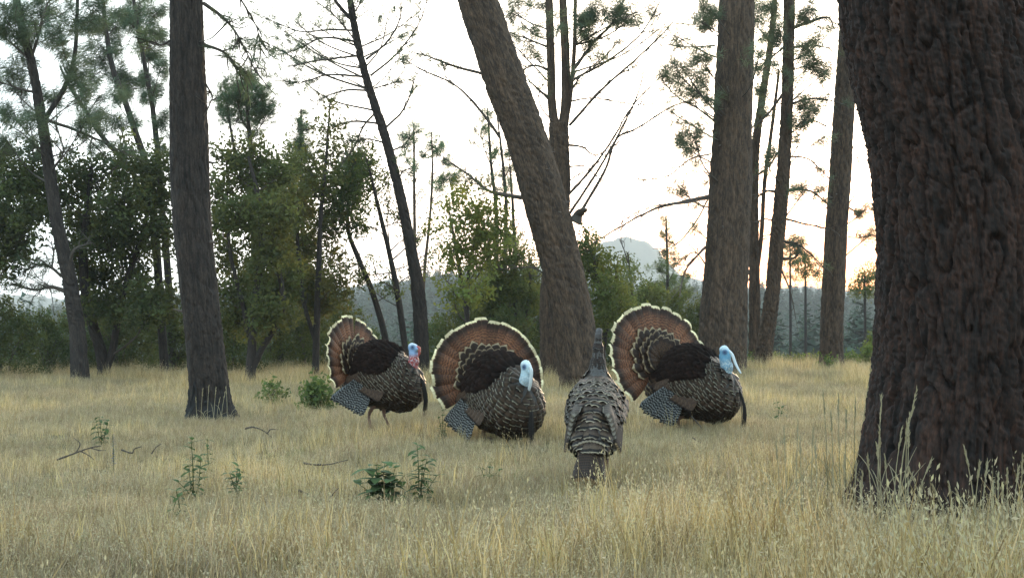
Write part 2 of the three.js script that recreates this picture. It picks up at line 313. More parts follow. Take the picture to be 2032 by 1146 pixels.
tree({ name: 'pine_tree', seed: 103, d: 17, bark: M.barkBrown, leaf: 'pineFine', label: 'thick pine trunk leaning steeply across the sky', rate: 90, flare: 0.06, stubs: 9,
  stems: [{ path: [[1156, 771, 84], [1152, 740, 80], [1126, 576, 80], [1100, 471, 80], [1073, 367, 80], [1040, 262, 79], [1001, 157, 78], [948, 0, 74], [872, -230, 68], [730, -800, 50], [640, -1400, 26]], radial: 64, rings: 240 }],
  limbs: [{ p: [[962, 147], [905, 132], [852, 112], [806, 90]], w: 5, twigs: 8, leaves: 0.4, tl: 0.5 }, { p: [[992, 272], [950, 216], [900, 166], [838, 136], [800, 118]], w: 5, twigs: 8, leaves: 0.3, tl: 0.5 }, { p: [[1036, 392], [970, 378], [930, 346], [878, 310]], w: 7, twigs: 9, leaves: 0.5, tl: 0.5 }, { p: [[1128, 580], [1060, 532], [1000, 533], [940, 535]], w: 3, twigs: 5, tl: 0.4 }, { p: [[1140, 440], [1149, 424], [1160, 420]], w: 22, twigs: 3, tl: 0.2 }] });
tree({ name: 'pine_tree', seed: 104, d: 20, bark: M.barkBrown, leaf: 'pine', label: 'forked pine with twin upright leaders behind the leaning trunk', rate: 130, limbMat: M.dead,
  stems: [{ path: [[1095, 754, 42], [1092, 600, 38], [1104, 480, 37], [1112, 380, 37], [1110, 300, 38], [1108, 244, 36]] }, { path: [[1104, 262, 20], [1096, 215, 17], [1093, 100, 16], [1090, 0, 15], [1085, -300, 11], [1080, -900, 5]], radial: 14 }, { path: [[1114, 262, 20], [1121, 215, 17], [1122, 100, 17], [1117, 0, 15], [1112, -300, 11], [1108, -800, 5]], radial: 14 }, { path: [[1122, 258, 9], [1133, 180, 8], [1140, 90, 8], [1142, 0, 7], [1144, -200, 4]] }],
  limbs: [{ p: [[1130, 249], [1190, 183], [1256, 126], [1311, 73], [1352, 22]], w: 5, twigs: 6, leaves: 0.15 }, { p: [[1140, 156], [1205, 121], [1271, 70], [1311, 0], [1325, -40]], w: 4, twigs: 6, leaves: 0.3 }, { p: [[1140, 136], [1172, 92], [1216, 48], [1238, 0]], w: 6, twigs: 8, leaves: 0.8, tl: 0.6 }, { p: [[1120, 394], [1168, 341], [1212, 282], [1256, 209], [1319, 143]], w: 5, twigs: 5 }, { p: [[1126, 430], [1194, 326], [1234, 253], [1271, 172], [1289, 55]], w: 4.5, twigs: 5 }, { p: [[1140, 440], [1201, 337], [1227, 271], [1264, 253], [1337, 212], [1377, 200]], w: 5, twigs: 6 }, { p: [[1135, 200], [1176, 192], [1249, 201], [1315, 209]], w: 3, twigs: 5 }, { p: [[1126, 287], [1157, 291], [1180, 304], [1209, 299]], w: 4, twigs: 4, tl: 0.5 }, { p: [[1120, 332], [1160, 331], [1190, 350], [1213, 362]], w: 2.5, twigs: 3, tl: 0.4 }, { p: [[1118, 368], [1140, 352], [1168, 340]], w: 3, twigs: 2, tl: 0.4 }, { p: [[1092, 95], [1050, 75], [1014, 58]], w: 4, twigs: 5, leaves: 0.6 }, { p: [[1092, 140], [1060, 130], [1030, 138]], w: 5, twigs: 5, leaves: 0.5, tl: 0.5 }, { p: [[1095, 200], [1065, 178], [1048, 165]], w: 6, twigs: 3, tl: 0.4 }],
  clumps: [[1052, 72, 24, 26, 0.8], [1058, 108, 18, 12], [1010, 12, 50, 20, 0.7], [1180, 30, 40, 24], [1215, 14, 40, 16], [1262, 30, 36, 12], [1240, 46, 40, 10], [1185, 92, 22, 22], [1170, 60, 22, 26, 0.8], [1156, 20, 24, 30, 0.8], [1200, 110, 10, 10], [1075, 10, 22, 20, 0.7], [1110, 50, 24, 30, 0.4], [1150, 150, 16, 20, 0.4], [1030, 40, 26, 16, 0.5], [1000, 70, 24, 14, 0.3], [1290, 10, 26, 12, 0.5], [1230, 80, 20, 14, 0.4], [1070, 160, 16, 16, 0.4], [1330, 40, 22, 14, 0.35]] });
tree({ name: 'pine_tree', seed: 105, d: 19, bark: M.barkBrown, leaf: 'pine', label: 'broad upright pine trunk behind the tom with lowered blue head', rate: 190, stubs: 7,
  stems: [{ path: [[1430, 764, 104], [1432, 735, 94], [1438, 600, 88], [1448, 419, 82], [1456, 209, 73], [1462, 0, 68], [1468, -200, 64], [1484, -900, 44], [1490, -1500, 20]], radial: 64, rings: 240 }],
  limbs: [{ p: [[1410, 388], [1365, 397], [1300, 415], [1240, 445], [1178, 482]], w: 6, twigs: 9, tl: 0.5, mat: M.dead }, { p: [[1412, 392], [1350, 405], [1290, 412], [1230, 440]], w: 3, twigs: 6, tl: 0.5, mat: M.dead }, { p: [[1405, 395], [1380, 440], [1350, 478], [1320, 500]], w: 3, twigs: 5, tl: 0.4, mat: M.dead }, { p: [[1418, 240], [1390, 215], [1345, 185], [1318, 150]], w: 4, twigs: 7, leaves: 0.6, tl: 0.5 }, { p: [[1412, 305], [1370, 315], [1330, 345], [1282, 352]], w: 3, twigs: 5, leaves: 0.2, tl: 0.5 }, { p: [[1400, 490], [1380, 510], [1362, 540], [1350, 590]], w: 5, twigs: 6, tl: 0.4, mat: M.dead }, { p: [[1420, 90], [1380, 88], [1326, 86]], w: 3, twigs: 4, leaves: 0.3, tl: 0.4 }, { p: [[1405, 530], [1378, 500], [1350, 520]], w: 3, twigs: 4, tl: 0.4, mat: M.dead }],
  clumps: [[1322, 150, 17, 20], [1350, 128, 26, 22, 0.7], [1385, 110, 26, 26, 0.8], [1400, 50, 30, 24, 0.8], [1390, 160, 28, 22, 0.7], [1400, 190, 20, 18, 0.7], [1360, 175, 26, 16, 0.6], [1378, 270, 34, 17, 1.1], [1350, 282, 20, 10], [1345, 368, 32, 10, 0.8], [1400, 340, 16, 16, 0.4], [1410, 15, 26, 20, 0.8], [1395, 235, 14, 14, 0.5], [1370, 30, 26, 16, 0.4], [1500, 40, 20, 30, 0.7], [1505, 120, 18, 26, 0.5], [1340, 70, 22, 14, 0.4], [1350, 230, 20, 12, 0.4], [1320, 215, 12, 10, 0.4], [1385, 400, 18, 12, 0.35], [1370, 440, 16, 12, 0.3], [1385, 320, 20, 12, 0.5]] });
tree({ name: 'pine_tree', seed: 106, d: 21, bark: M.barkBrown, leaf: 'pine', label: 'slender pine with crooked side limbs curving up beside the broad trunk', rate: 175,
  stems: [{ path: [[1513, 750, 34], [1517, 700, 30], [1531, 600, 28], [1543, 471, 26], [1553, 366, 25], [1562, 209, 21], [1567, 0, 20], [1570, -300, 16], [1575, -1000, 8]] }],
  limbs: [{ p: [[1572, 56], [1612, 40], [1640, 36], [1664, 48]], w: 6, twigs: 7, leaves: 0.6, tl: 0.5 }, { p: [[1570, 94], [1610, 90], [1662, 92]], w: 4, twigs: 6, leaves: 0.6, tl: 0.5 }, { p: [[1566, 207], [1612, 195], [1650, 205], [1706, 224]], w: 4, twigs: 6, leaves: 0.4, tl: 0.5 }, { p: [[1558, 380], [1580, 376], [1610, 380], [1650, 404]], w: 6, twigs: 7, leaves: 0.5, tl: 0.4 }, { p: [[1562, 310], [1600, 316], [1625, 335], [1642, 360]], w: 3, twigs: 5, leaves: 0.2, tl: 0.4 }, { p: [[1553, 432], [1590, 442], [1646, 456]], w: 4, twigs: 7, tl: 0.4 }, { p: [[1550, 478], [1582, 484], [1612, 505], [1636, 532]], w: 4, twigs: 7, leaves: 0.2, tl: 0.4 }, { p: [[1546, 512], [1575, 512], [1588, 492], [1578, 482]], w: 5, twigs: 5, leaves: 0.3, tl: 0.3 }, { p: [[1560, 90], [1530, 115], [1500, 142]], w: 4, twigs: 5, leaves: 0.5, tl: 0.5 }, { p: [[1558, 180], [1530, 220], [1505, 245]], w: 5, twigs: 5, leaves: 0.5, tl: 0.5 }, { p: [[1552, 290], [1525, 330], [1500, 350]], w: 3, twigs: 4, leaves: 0.4, tl: 0.4 }, { p: [[1545, 380], [1520, 380], [1500, 395]], w: 5, twigs: 4, tl: 0.4 }, { p: [[1548, 530], [1568, 570], [1577, 610], [1576, 660]], w: 3, twigs: 3, tl: 0.3 }, { p: [[1540, 440], [1520, 432], [1500, 442]], w: 3, twigs: 4, tl: 0.4 }, { p: [[1568, 140], [1600, 135], [1640, 150]], w: 3, twigs: 5, leaves: 0.6, tl: 0.5 }],
  clumps: [[1590, 18, 30, 20, 0.8], [1626, 118, 28, 18, 1], [1640, 142, 16, 16], [1600, 205, 30, 20, 0.9], [1590, 240, 22, 16, 0.8], [1610, 225, 24, 14, 0.7], [1606, 368, 30, 9, 0.9], [1640, 268, 10, 10], [1532, 60, 26, 30, 0.8], [1518, 168, 18, 24, 0.7], [1525, 300, 14, 16, 0.5], [1530, 10, 26, 22, 0.9], [1600, 82, 26, 18, 0.7], [1540, 120, 16, 22, 0.6], [1630, 60, 22, 18, 0.5], [1585, 160, 16, 16, 0.6], [1590, 280, 18, 10, 0.4], [1560, 480, 22, 18, 0.4], [1590, 490, 20, 12, 0.4]] });
tree({ name: 'pine_tree', seed: 107, d: 23, bark: M.barkBrown, leaf: 'pine', label: 'thin pine stem almost hidden close behind the broad trunk', rate: 60,
  stems: [{ path: [[1496, 745, 22], [1498, 600, 20], [1496, 440, 17], [1499, 300, 15], [1512, 200, 12], [1528, 100, 10], [1538, 0, 9], [1545, -250, 5]] }, { path: [[1500, 560, 8], [1511, 470, 8], [1518, 360, 8], [1534, 240, 7], [1546, 140, 5]] }],
  limbs: [{ p: [[1500, 350], [1525, 330], [1545, 300]], w: 4, twigs: 4, leaves: 0.4, tl: 0.4 }, { p: [[1502, 500], [1516, 470], [1540, 465]], w: 3, twigs: 5, tl: 0.4 }], clumps: [[1510, 60, 20, 30, 0.7], [1520, 210, 18, 18, 0.6], [1530, 330, 16, 14, 0.4], [1505, 20, 18, 20, 0.8]] });
tree({ name: 'pine_tree', seed: 108, d: 22, bark: M.barkBrown, leaf: 'pine', label: 'clean upright pine trunk beside the massive dark one', rate: 70, stubs: 6,
  stems: [{ path: [[1649, 745, 48], [1650, 720, 44], [1653, 600, 42], [1663, 419, 41], [1673, 262, 39], [1679, 157, 37], [1690, 0, 36], [1706, -300, 30], [1730, -900, 16]], radial: 44, rings: 200 }],
  limbs: [{ p: [[1682, 410], [1700, 420], [1738, 410]], w: 3, twigs: 6, leaves: 1.2, tl: 0.4 }, { p: [[1688, 280], [1702, 320], [1716, 365]], w: 1.6, twigs: 2, tl: 0.3 }, { p: [[1684, 470], [1715, 470], [1745, 462]], w: 2, twigs: 4, leaves: 0.8, tl: 0.3 }, { p: [[1640, 250], [1610, 240], [1580, 250]], w: 3, twigs: 5, leaves: 0.5, tl: 0.4 }], clumps: [[1698, 384, 9, 14, 1], [1726, 404, 16, 8, 1], [1728, 465, 8, 8, 1]] });

// the younger trees behind the clearing
tree({ name: 'pine_tree', seed: 110, d: 21, bark: M.barkGrey, leaf: 'pineFine', label: 'slim leaning pine with fine drooping limbs rising behind the red-necked tom', rate: 60, tint: [0.9, 1.05, 1.05],
  stems: [{ path: [[838, 749, 30], [832, 600, 25], [811, 471, 19], [789, 367, 17], [761, 262, 15.5], [727, 157, 13.5], [703, 52, 12], [695, 0, 11], [684, -150, 9], [672, -500, 5]] }, { path: [[700, 40, 8], [680, 20, 7], [658, -10, 6], [640, -60, 4]] }],
  limbs: [[[704, 60], [650, 56], [600, 66], [536, 44]], [[706, 82], [640, 76], [590, 96], [540, 104]], [[714, 110], [660, 116], [605, 130], [570, 128]], [[724, 152], [650, 150], [600, 158], [556, 166]], [[736, 180], [690, 180], [650, 190], [625, 206]], [[754, 245], [700, 240], [660, 246], [610, 262]], [[748, 220], [720, 250], [700, 290], [680, 318]], [[726, 118], [770, 82], [796, 30], [790, -20]], [[735, 150], [782, 108], [830, 50], [852, 0]], [[764, 254], [800, 215], [820, 165], [812, 155]], [[774, 300], [800, 285], [815, 270]], [[790, 360], [800, 340], [812, 345]], [[770, 285], [730, 275], [690, 280]], [[700, 30], [720, 0], [724, -40]], [[712, 95], [690, 60], [650, 20], [600, -10]], [[742, 175], [775, 165], [785, 160]]].map((p, i) => ({ p, w: i < 10 ? 4 : 3, twigs: 8, leaves: i < 4 || (i > 6 && i < 9) || i === 14 ? 0.7 : 0.15, tl: 0.6 })),
  clumps: [[560, 60, 30, 22, 0.5], [610, 40, 36, 22, 0.5], [640, 90, 34, 20, 0.4], [590, 110, 30, 16, 0.5], [770, 30, 26, 26, 0.5], [810, 62, 20, 26, 0.5], [760, 66, 18, 16, 0.3], [660, 14, 30, 16, 0.4], [700, -10, 40, 16, 0.5], [795, 110, 16, 14, 0.3], [540, 90, 24, 16, 0.45], [600, 80, 30, 14, 0.4], [660, 60, 26, 16, 0.4], [570, 30, 26, 14, 0.4], [640, 130, 24, 12, 0.3], [740, 10, 22, 18, 0.4], [830, 25, 20, 18, 0.4], [600, 160, 26, 8, 0.25]] });
tree({ name: 'pine_tree', seed: 111, d: 18.5, bark: M.barkDark, leaf: 'pine', label: 'dark crooked pine with low bare limbs at the far side of the clearing', rate: 150, tint: [0.85, 0.95, 0.95],
  stems: [{ path: [[162, 762, 34], [152, 650, 28], [144, 600, 27], [136, 550, 25], [113, 445, 22], [94, 314, 20], [84, 251, 18], [63, 131, 14], [31, 0, 12], [15, -150, 9], [0, -450, 4]] }, { path: [[86, 240, 10], [128, 172, 9], [147, 110, 8], [152, 33, 7], [155, -80, 4]] }],
  limbs: [{ p: [[60, 122], [80, 80], [102, 10], [108, -30]], w: 6, twigs: 9, leaves: 1 }, { p: [[88, 236], [147, 257], [198, 279], [240, 300]], w: 6, twigs: 8, leaves: 0.8 }, { p: [[52, 112], [30, 92], [8, 72]], w: 5, twigs: 6, leaves: 1 }, { p: [[66, 182], [30, 172], [-5, 163]], w: 5, twigs: 6, leaves: 1 }, { p: [[130, 577], [96, 568], [63, 574], [10, 562]], w: 8, twigs: 12, tl: 0.7, leaves: 0.1 }, { p: [[122, 548], [100, 528], [67, 526], [30, 540]], w: 6, twigs: 12, tl: 0.7, leaves: 0.1 }, { p: [[102, 530], [101, 500], [100, 478]], w: 4, twigs: 4, tl: 0.4 }, { p: [[138, 520], [155, 495], [172, 480]], w: 7, twigs: 4, tl: 0.5 }, { p: [[98, 310], [70, 290], [50, 295]], w: 4, twigs: 6, leaves: 1 }, { p: [[100, 340], [118, 300], [122, 250]], w: 5, twigs: 6, leaves: 0.8 }],
  clumps: [[30, 50, 40, 36], [96, 20, 36, 26], [14, 160, 30, 34, 0.9], [118, 60, 30, 30, 0.9], [120, 104, 24, 20], [155, 36, 34, 26], [64, 80, 20, 26, 0.7], [24, 222, 40, 24], [108, 190, 34, 22, 0.8], [186, 20, 36, 24], [40, 110, 24, 24, 0.8], [150, 160, 34, 22, 0.8], [20, 12, 40, 20], [172, 176, 24, 20, 0.8], [140, 140, 30, 22, 0.7], [60, 250, 30, 18, 0.9], [170, 240, 30, 16, 0.8], [200, 250, 34, 18, 0.9], [10, 275, 30, 26, 1]] });
tree({ name: 'pine_tree', seed: 112, d: 21, bark: M.barkDark, leaf: 'pine', label: 'young pine leaning over the oaks, left of the charred pine', rate: 150, tint: [0.85, 0.95, 0.95],
  stems: [{ path: [[330, 749, 18], [310, 500, 16], [298, 370, 15], [286, 315, 14], [271, 271, 13], [249, 205, 12], [224, 139, 11], [209, 55, 9], [200, -60, 6], [196, -200, 3]] }, { path: [[290, 420, 12], [262, 340, 10], [242, 315, 10], [205, 275, 9], [172, 224, 8], [136, 169, 6], [118, 130, 3]] }],
  clumps: [[215, 96, 26, 30], [240, 146, 30, 34], [256, 178, 24, 20], [198, 140, 20, 26], [190, 232, 30, 16], [176, 116, 18, 28, 0.8], [205, 50, 24, 20], [226, 190, 22, 18], [160, 200, 18, 14, 0.8], [230, 236, 24, 14], [196, 190, 16, 12, 0.6], [232, 40, 20, 24, 0.8], [270, 230, 20, 14, 0.7], [180, 280, 20, 12, 0.6]] });
tree({ name: 'pine_tree', seed: 113, d: 22.5, bark: M.barkDark, leaf: 'pine', label: 'tall thin pine rising close beside the charred pine', rate: 150, tint: [0.85, 0.98, 0.98],
  stems: [{ path: [[346, 743, 16], [334, 560, 14], [322, 420, 13], [310, 280, 11], [300, 200, 10], [285, 120, 9], [267, 15, 7], [258, -60, 5], [250, -180, 3]] }],
  clumps: [[270, 36, 30, 28], [292, 108, 26, 28], [312, 180, 20, 28], [322, 240, 18, 24], [248, 24, 22, 22], [300, 56, 26, 22], [324, 120, 16, 26, 0.8], [316, 20, 24, 18], [296, 200, 16, 20, 0.7], [326, 300, 16, 20, 0.8], [280, 160, 20, 14, 0.7], [278, 4, 26, 14], [318, 66, 18, 18], [300, 150, 18, 18, 0.8]] });
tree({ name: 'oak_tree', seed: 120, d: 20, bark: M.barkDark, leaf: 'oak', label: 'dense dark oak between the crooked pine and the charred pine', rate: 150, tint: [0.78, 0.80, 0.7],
  stems: [{ path: [[211, 754, 26], [200, 700, 20], [184, 648, 17], [170, 593, 15], [165, 480, 13], [175, 400, 9], [180, 330, 5]] }, { path: [[207, 740, 16], [222, 698, 15], [229, 656, 14], [250, 560, 12], [280, 470, 10], [300, 390, 6]] }],
  clumps: [[180, 436, 44, 44], [234, 400, 46, 46], [296, 396, 40, 50], [172, 350, 34, 30, 0.9], [246, 476, 48, 38], [202, 540, 44, 34, 0.9], [286, 536, 34, 30, 0.6], [150, 486, 26, 36, 0.9], [316, 330, 30, 30], [120, 386, 36, 36], [318, 462, 26, 44, 0.9], [250, 340, 36, 28], [220, 595, 44, 30, 1], [300, 600, 40, 36, 1.1], [140, 330, 26, 22, 0.8], [270, 300, 30, 16, 0.7], [200, 480, 30, 30], [262, 560, 30, 24, 0.8], [180, 610, 30, 30]] });
tree({ name: 'oak_tree', seed: 121, d: 19.5, bark: M.barkDark, leaf: 'oak', label: 'dark oak whose boughs reach in left of the crooked pine', rate: 150, tint: [0.78, 0.80, 0.7],
  stems: [{ path: [[-70, 756, 26], [-60, 640, 20], [-30, 520, 16], [0, 430, 12], [30, 370, 7]] }, { path: [[-45, 560, 12], [-70, 440, 10], [-80, 330, 5]] }],
  clumps: [[24, 420, 40, 34], [62, 352, 40, 30], [20, 350, 36, 30], [30, 484, 34, 26, 0.9], [70, 410, 34, 26, 0.9], [-30, 440, 50, 50], [-50, 350, 50, 40], [10, 300, 30, 26, 0.9], [70, 310, 26, 20, 0.8], [-20, 530, 40, 30], [50, 455, 24, 18, 0.7], [10, 530, 20, 16, 0.6]] });
tree({ name: 'conifer', seed: 122, d: 27, bark: M.barkDark, leaf: 'pineFine', label: 'bushy-topped conifer standing above the oaks right of the charred pine', rate: 190, tint: [0.72, 0.9, 0.78],
  stems: [{ path: [[498, 730, 16], [504, 500, 13], [502, 360, 11], [492, 240, 8], [486, 150, 4]] }, { path: [[498, 400, 8], [466, 300, 6], [450, 210, 4]] }],
  clumps: [[486, 160, 26, 24], [466, 178, 30, 26], [505, 190, 34, 30], [450, 205, 26, 26], [528, 190, 18, 26], [480, 226, 36, 26], [520, 232, 26, 26], [500, 262, 24, 18, 0.8], [540, 220, 10, 26], [446, 180, 22, 16, 0.9], [440, 230, 16, 14, 0.8]] });
tree({ name: 'conifer', seed: 123, d: 28, bark: M.barkDark, leaf: 'pineFine', label: 'narrow pointed conifer behind the oaks', rate: 200, tint: [0.72, 0.9, 0.78],
  stems: [{ path: [[604, 726, 12], [602, 500, 9], [598, 330, 6], [597, 215, 3]] }],
  clumps: [[597, 226, 8, 14], [597, 250, 18, 18], [598, 280, 26, 20], [600, 312, 32, 22], [590, 345, 34, 22], [612, 365, 30, 22, 0.9]] });
tree({ name: 'oak_tree', seed: 124, d: 19, bark: M.barkDark, leaf: 'oak', label: 'spreading olive oak just right of the charred pine', rate: 165, tint: [0.95, 0.92, 0.72],
  stems: [{ path: [[494, 756, 24], [500, 690, 18], [506, 600, 16], [520, 480, 13], [510, 380, 9], [492, 310, 5]] }, { path: [[496, 740, 14], [520, 690, 12], [560, 620, 11], [546, 500, 9], [534, 420, 5]] }, { path: [[500, 700, 10], [480, 600, 9], [456, 500, 7], [450, 380, 4]] }],
  clumps: [[448, 312, 30, 34, 0.8], [502, 346, 36, 34], [468, 418, 42, 34, 0.9], [542, 428, 36, 40, 0.9], [560, 336, 26, 28, 0.8], [456, 500, 34, 28, 0.8], [530, 506, 40, 28, 0.8], [560, 566, 36, 26, 1], [450, 570, 30, 28, 0.9], [430, 380, 24, 34, 0.9], [505, 300, 26, 20, 0.7], [512, 570, 34, 26, 0.9], [580, 530, 26, 20, 0.7], [440, 450, 26, 26, 0.8], [500, 455, 30, 22, 0.8], [480, 620, 40, 26, 1], [540, 620, 40, 26, 1]] });
tree({ name: 'oak_tree', seed: 125, d: 21, bark: M.barkDark, leaf: 'oak', label: 'loose oak with rust-tinged leaves between two slim leaning stems and the olive oak', rate: 160, tint: [1.02, 0.9, 0.68],
  stems: [{ path: [[625, 749, 16], [628, 640, 13], [632, 540, 11], [636, 430, 8], [648, 300, 5], [655, 200, 3]] }, { path: [[626, 680, 9], [600, 590, 8], [590, 480, 6], [592, 400, 3]] }],
  clumps: [[592, 388, 34, 30, 0.9], [620, 330, 22, 30, 0.7], [602, 470, 34, 30, 0.9], [640, 430, 28, 34, 0.9], [612, 560, 42, 28, 1], [650, 250, 16, 24, 0.4], [655, 212, 9, 12, 0.6], [660, 310, 20, 24, 0.6], [570, 440, 22, 28, 0.7], [660, 500, 22, 18, 0.6], [650, 590, 44, 24, 1], [640, 370, 24, 22, 0.7], [675, 560, 26, 16, 0.8]] });
tree({ name: 'oak_tree', seed: 126, d: 22, bark: M.barkDark, leaf: 'oakFine', label: 'slender leaning oak with one rounded leafy head over the rust-tinged oak', rate: 190, tint: [0.72, 0.85, 0.62],
  stems: [{ path: [[776, 745, 15], [766, 680, 13], [739, 580, 11], [712, 515, 10], [690, 455, 8], [694, 380, 5], [706, 320, 3]] }],
  clumps: [[706, 312, 34, 28], [722, 345, 28, 26], [690, 352, 34, 32], [672, 400, 30, 28], [708, 395, 30, 24], [684, 436, 28, 20, 0.9], [730, 300, 16, 16, 0.7], [660, 350, 20, 20, 0.7], [716, 430, 16, 14, 0.6]],
  limbs: [{ p: [[716, 520], [690, 530], [660, 520]], w: 2.5, twigs: 5, leaves: 0.5, tl: 0.5 }, { p: [[730, 560], [712, 540], [712, 500]], w: 2.5, twigs: 4, leaves: 0.3, tl: 0.4 }, { p: [[745, 600], [775, 580], [790, 560]], w: 2, twigs: 5, leaves: 0.3, tl: 0.4 }] });
tree({ name: 'oak_tree', seed: 127, d: 22, bark: M.barkDark, leaf: 'oakFine', label: 'bare slim leaning stem beside the slim pine behind the red-necked tom', rate: 100, tint: [0.9, 0.95, 0.8],
  stems: [{ path: [[808, 745, 14], [803, 690, 13], [790, 590, 12], [772, 500, 10], [746, 392, 7], [734, 340, 4], [726, 310, 2]] }],
  limbs: [[[745, 390], [762, 370], [770, 352]], [[760, 450], [785, 440], [800, 425]], [[775, 510], [770, 440], [772, 400]], [[780, 540], [740, 545], [700, 540]], [[772, 500], [800, 476], [830, 480]], [[765, 470], [740, 450], [716, 452]], [[785, 565], [820, 540], [850, 520]]].map((p) => ({ p, w: 2.2, twigs: 6, leaves: 0.3, tl: 0.5 })), clumps: [[740, 520, 24, 8, 0.5], [720, 560, 26, 10, 0.5], [850, 500, 26, 8, 0.4], [780, 560, 26, 10, 0.4], [860, 440, 18, 10, 0.4]] });
tree({ name: 'conifer', seed: 128, d: 30, bark: M.barkBrown, leaf: 'pineFine', label: 'pale twin-stemmed young conifer between the slim pine and the leaning trunk', rate: 150, tint: [0.8, 1.15, 0.95],
  stems: [{ path: [[826, 721, 9], [824, 560, 7], [822, 400, 6], [821, 245, 3]] }, { path: [[836, 700, 7], [842, 540, 6], [854, 420, 5], [858, 330, 4], [856, 262, 2]] }],
  clumps: [[822, 252, 13, 14], [822, 272, 20, 14, 0.9], [800, 285, 14, 22, 0.7], [858, 270, 12, 18, 0.8], [876, 292, 18, 14], [850, 296, 22, 18, 0.7], [884, 312, 16, 18], [826, 318, 20, 16, 0.5], [890, 346, 30, 14, 0.9], [868, 360, 22, 18, 0.8], [912, 350, 18, 12, 0.6], [840, 390, 18, 20, 0.3]] });
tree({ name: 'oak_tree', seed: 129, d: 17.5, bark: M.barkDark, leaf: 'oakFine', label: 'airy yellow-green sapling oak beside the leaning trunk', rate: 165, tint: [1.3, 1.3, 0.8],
  stems: [{ path: [[932, 768, 13], [930, 660, 10], [916, 560, 8], [902, 480, 6], [892, 420, 3]] }, { path: [[931, 700, 8], [928, 560, 7], [944, 470, 5], [960, 410, 3]] }],
  clumps: [[928, 428, 32, 24, 0.8], [958, 440, 26, 26, 0.9], [900, 490, 26, 30, 0.8], [942, 500, 32, 30, 0.8], [884, 404, 26, 16, 0.7], [976, 500, 24, 28, 0.7], [898, 570, 32, 22, 0.8], [950, 560, 34, 24, 0.8], [870, 470, 16, 18, 0.6], [910, 370, 16, 14, 0.5], [980, 410, 16, 24, 0.5], [870, 540, 22, 12, 0.6], [990, 450, 16, 18, 0.4]] });
tree({ name: 'pine_tree', seed: 130, d: 27, bark: M.barkDark, leaf: 'pineFine', label: 'gaunt multi-stemmed pine seen left of the leaning trunk', rate: 140, tint: [0.85, 1, 0.85],
  stems: [{ path: [[986, 730, 11], [984, 560, 10], [985, 420, 8], [975, 330, 6], [967, 215, 3]] }, { path: [[1004, 728, 10], [1002, 520, 9], [1004, 400, 7], [994, 290, 5], [985, 220, 2]] }, { path: [[1022, 728, 8], [1022, 520, 8], [1018, 420, 6], [1012, 330, 3]] }],
  clumps: [[965, 222, 12, 14], [952, 264, 18, 12], [962, 245, 14, 14, 0.8], [998, 340, 28, 14], [985, 290, 14, 20, 0.8], [1008, 290, 14, 20, 0.8], [970, 300, 16, 14, 0.6], [975, 362, 20, 14, 0.8], [1010, 366, 18, 14, 0.9], [940, 280, 10, 8], [1016, 470, 22, 10, 0.4], [985, 450, 20, 10, 0.3]] });
tree({ name: 'pine_tree', seed: 131, d: 33, bark: M.barkDark, leaf: 'pineFine', label: 'small pointed pine before the mountain, left of the broad trunk', rate: 130, tint: [1.0, 1.05, 0.7],
  stems: [{ path: [[1327, 716, 9], [1326, 600, 7], [1324, 500, 5], [1322, 424, 2]] }],
  clumps: [[1322, 436, 8, 12], [1316, 462, 16, 10, 0.9], [1330, 478, 20, 10, 0.8], [1312, 498, 24, 10, 0.8], [1336, 512, 30, 10, 0.8], [1308, 530, 28, 12, 0.9], [1346, 545, 32, 12, 0.8], [1320, 560, 40, 14, 1], [1300, 575, 30, 14, 1], [1355, 580, 30, 14, 1]] });
tree({ name: 'oak_tree', seed: 132, d: 20, bark: M.barkDark, leaf: 'oakFine', label: 'small bushy oak at the right flank of the leaning trunk', rate: 190, tint: [1.0, 1.05, 0.75],
  stems: [{ path: [[1196, 754, 12], [1196, 680, 10], [1190, 600, 8], [1180, 520, 5], [1172, 485, 2]] }, { path: [[1197, 700, 8], [1210, 620, 6], [1222, 550, 4], [1226, 515, 2]] }],
  clumps: [[1168, 494, 28, 16], [1186, 510, 26, 20], [1180, 545, 30, 24], [1196, 580, 30, 26], [1224, 530, 14, 18, 0.8], [1230, 570, 24, 22, 0.8], [1205, 620, 30, 24], [1240, 605, 24, 20, 0.9], [1160, 520, 20, 20]] });
tree({ name: 'oak_tree', seed: 133, d: 23.5, bark: M.barkDark, leaf: 'oakFine', label: 'bushy young oak tucked against the left flank of the leaning trunk', rate: 190, tint: [1.0, 1.02, 0.75],
  stems: [{ path: [[1030, 740, 12], [1028, 660, 10], [1020, 580, 8], [1012, 500, 5], [1008, 450, 2]] }, { path: [[1031, 700, 8], [1046, 620, 6], [1052, 550, 4], [1050, 500, 2]] }],
  clumps: [[1004, 470, 24, 22, 0.8], [1030, 500, 26, 22, 0.9], [990, 520, 28, 24, 0.9], [1046, 545, 26, 24], [1012, 560, 30, 24], [972, 570, 26, 20, 0.9], [1056, 590, 24, 22], [1030, 600, 30, 22], [985, 610, 30, 22], [960, 470, 18, 16, 0.6]] });
tree({ name: 'oak_tree', seed: 134, d: 29, bark: M.barkDark, leaf: 'oakFine', label: 'pale sparse oak standing below the mountain', rate: 130, tint: [1.05, 1.1, 0.85],
  stems: [{ path: [[1262, 724, 9], [1260, 640, 7], [1252, 560, 5], [1246, 500, 2]] }, { path: [[1262, 680, 6], [1280, 610, 5], [1288, 560, 2]] }],
  clumps: [[1244, 520, 16, 16, 0.7], [1256, 548, 20, 14, 0.8], [1286, 566, 20, 14, 0.8], [1236, 570, 18, 16, 0.9], [1270, 590, 26, 18, 1], [1300, 600, 24, 16, 1], [1240, 605, 24, 18, 1]],
  limbs: [{ p: [[1246, 520], [1238, 495], [1228, 474]], w: 2.5, twigs: 4, tl: 0.4 }] });
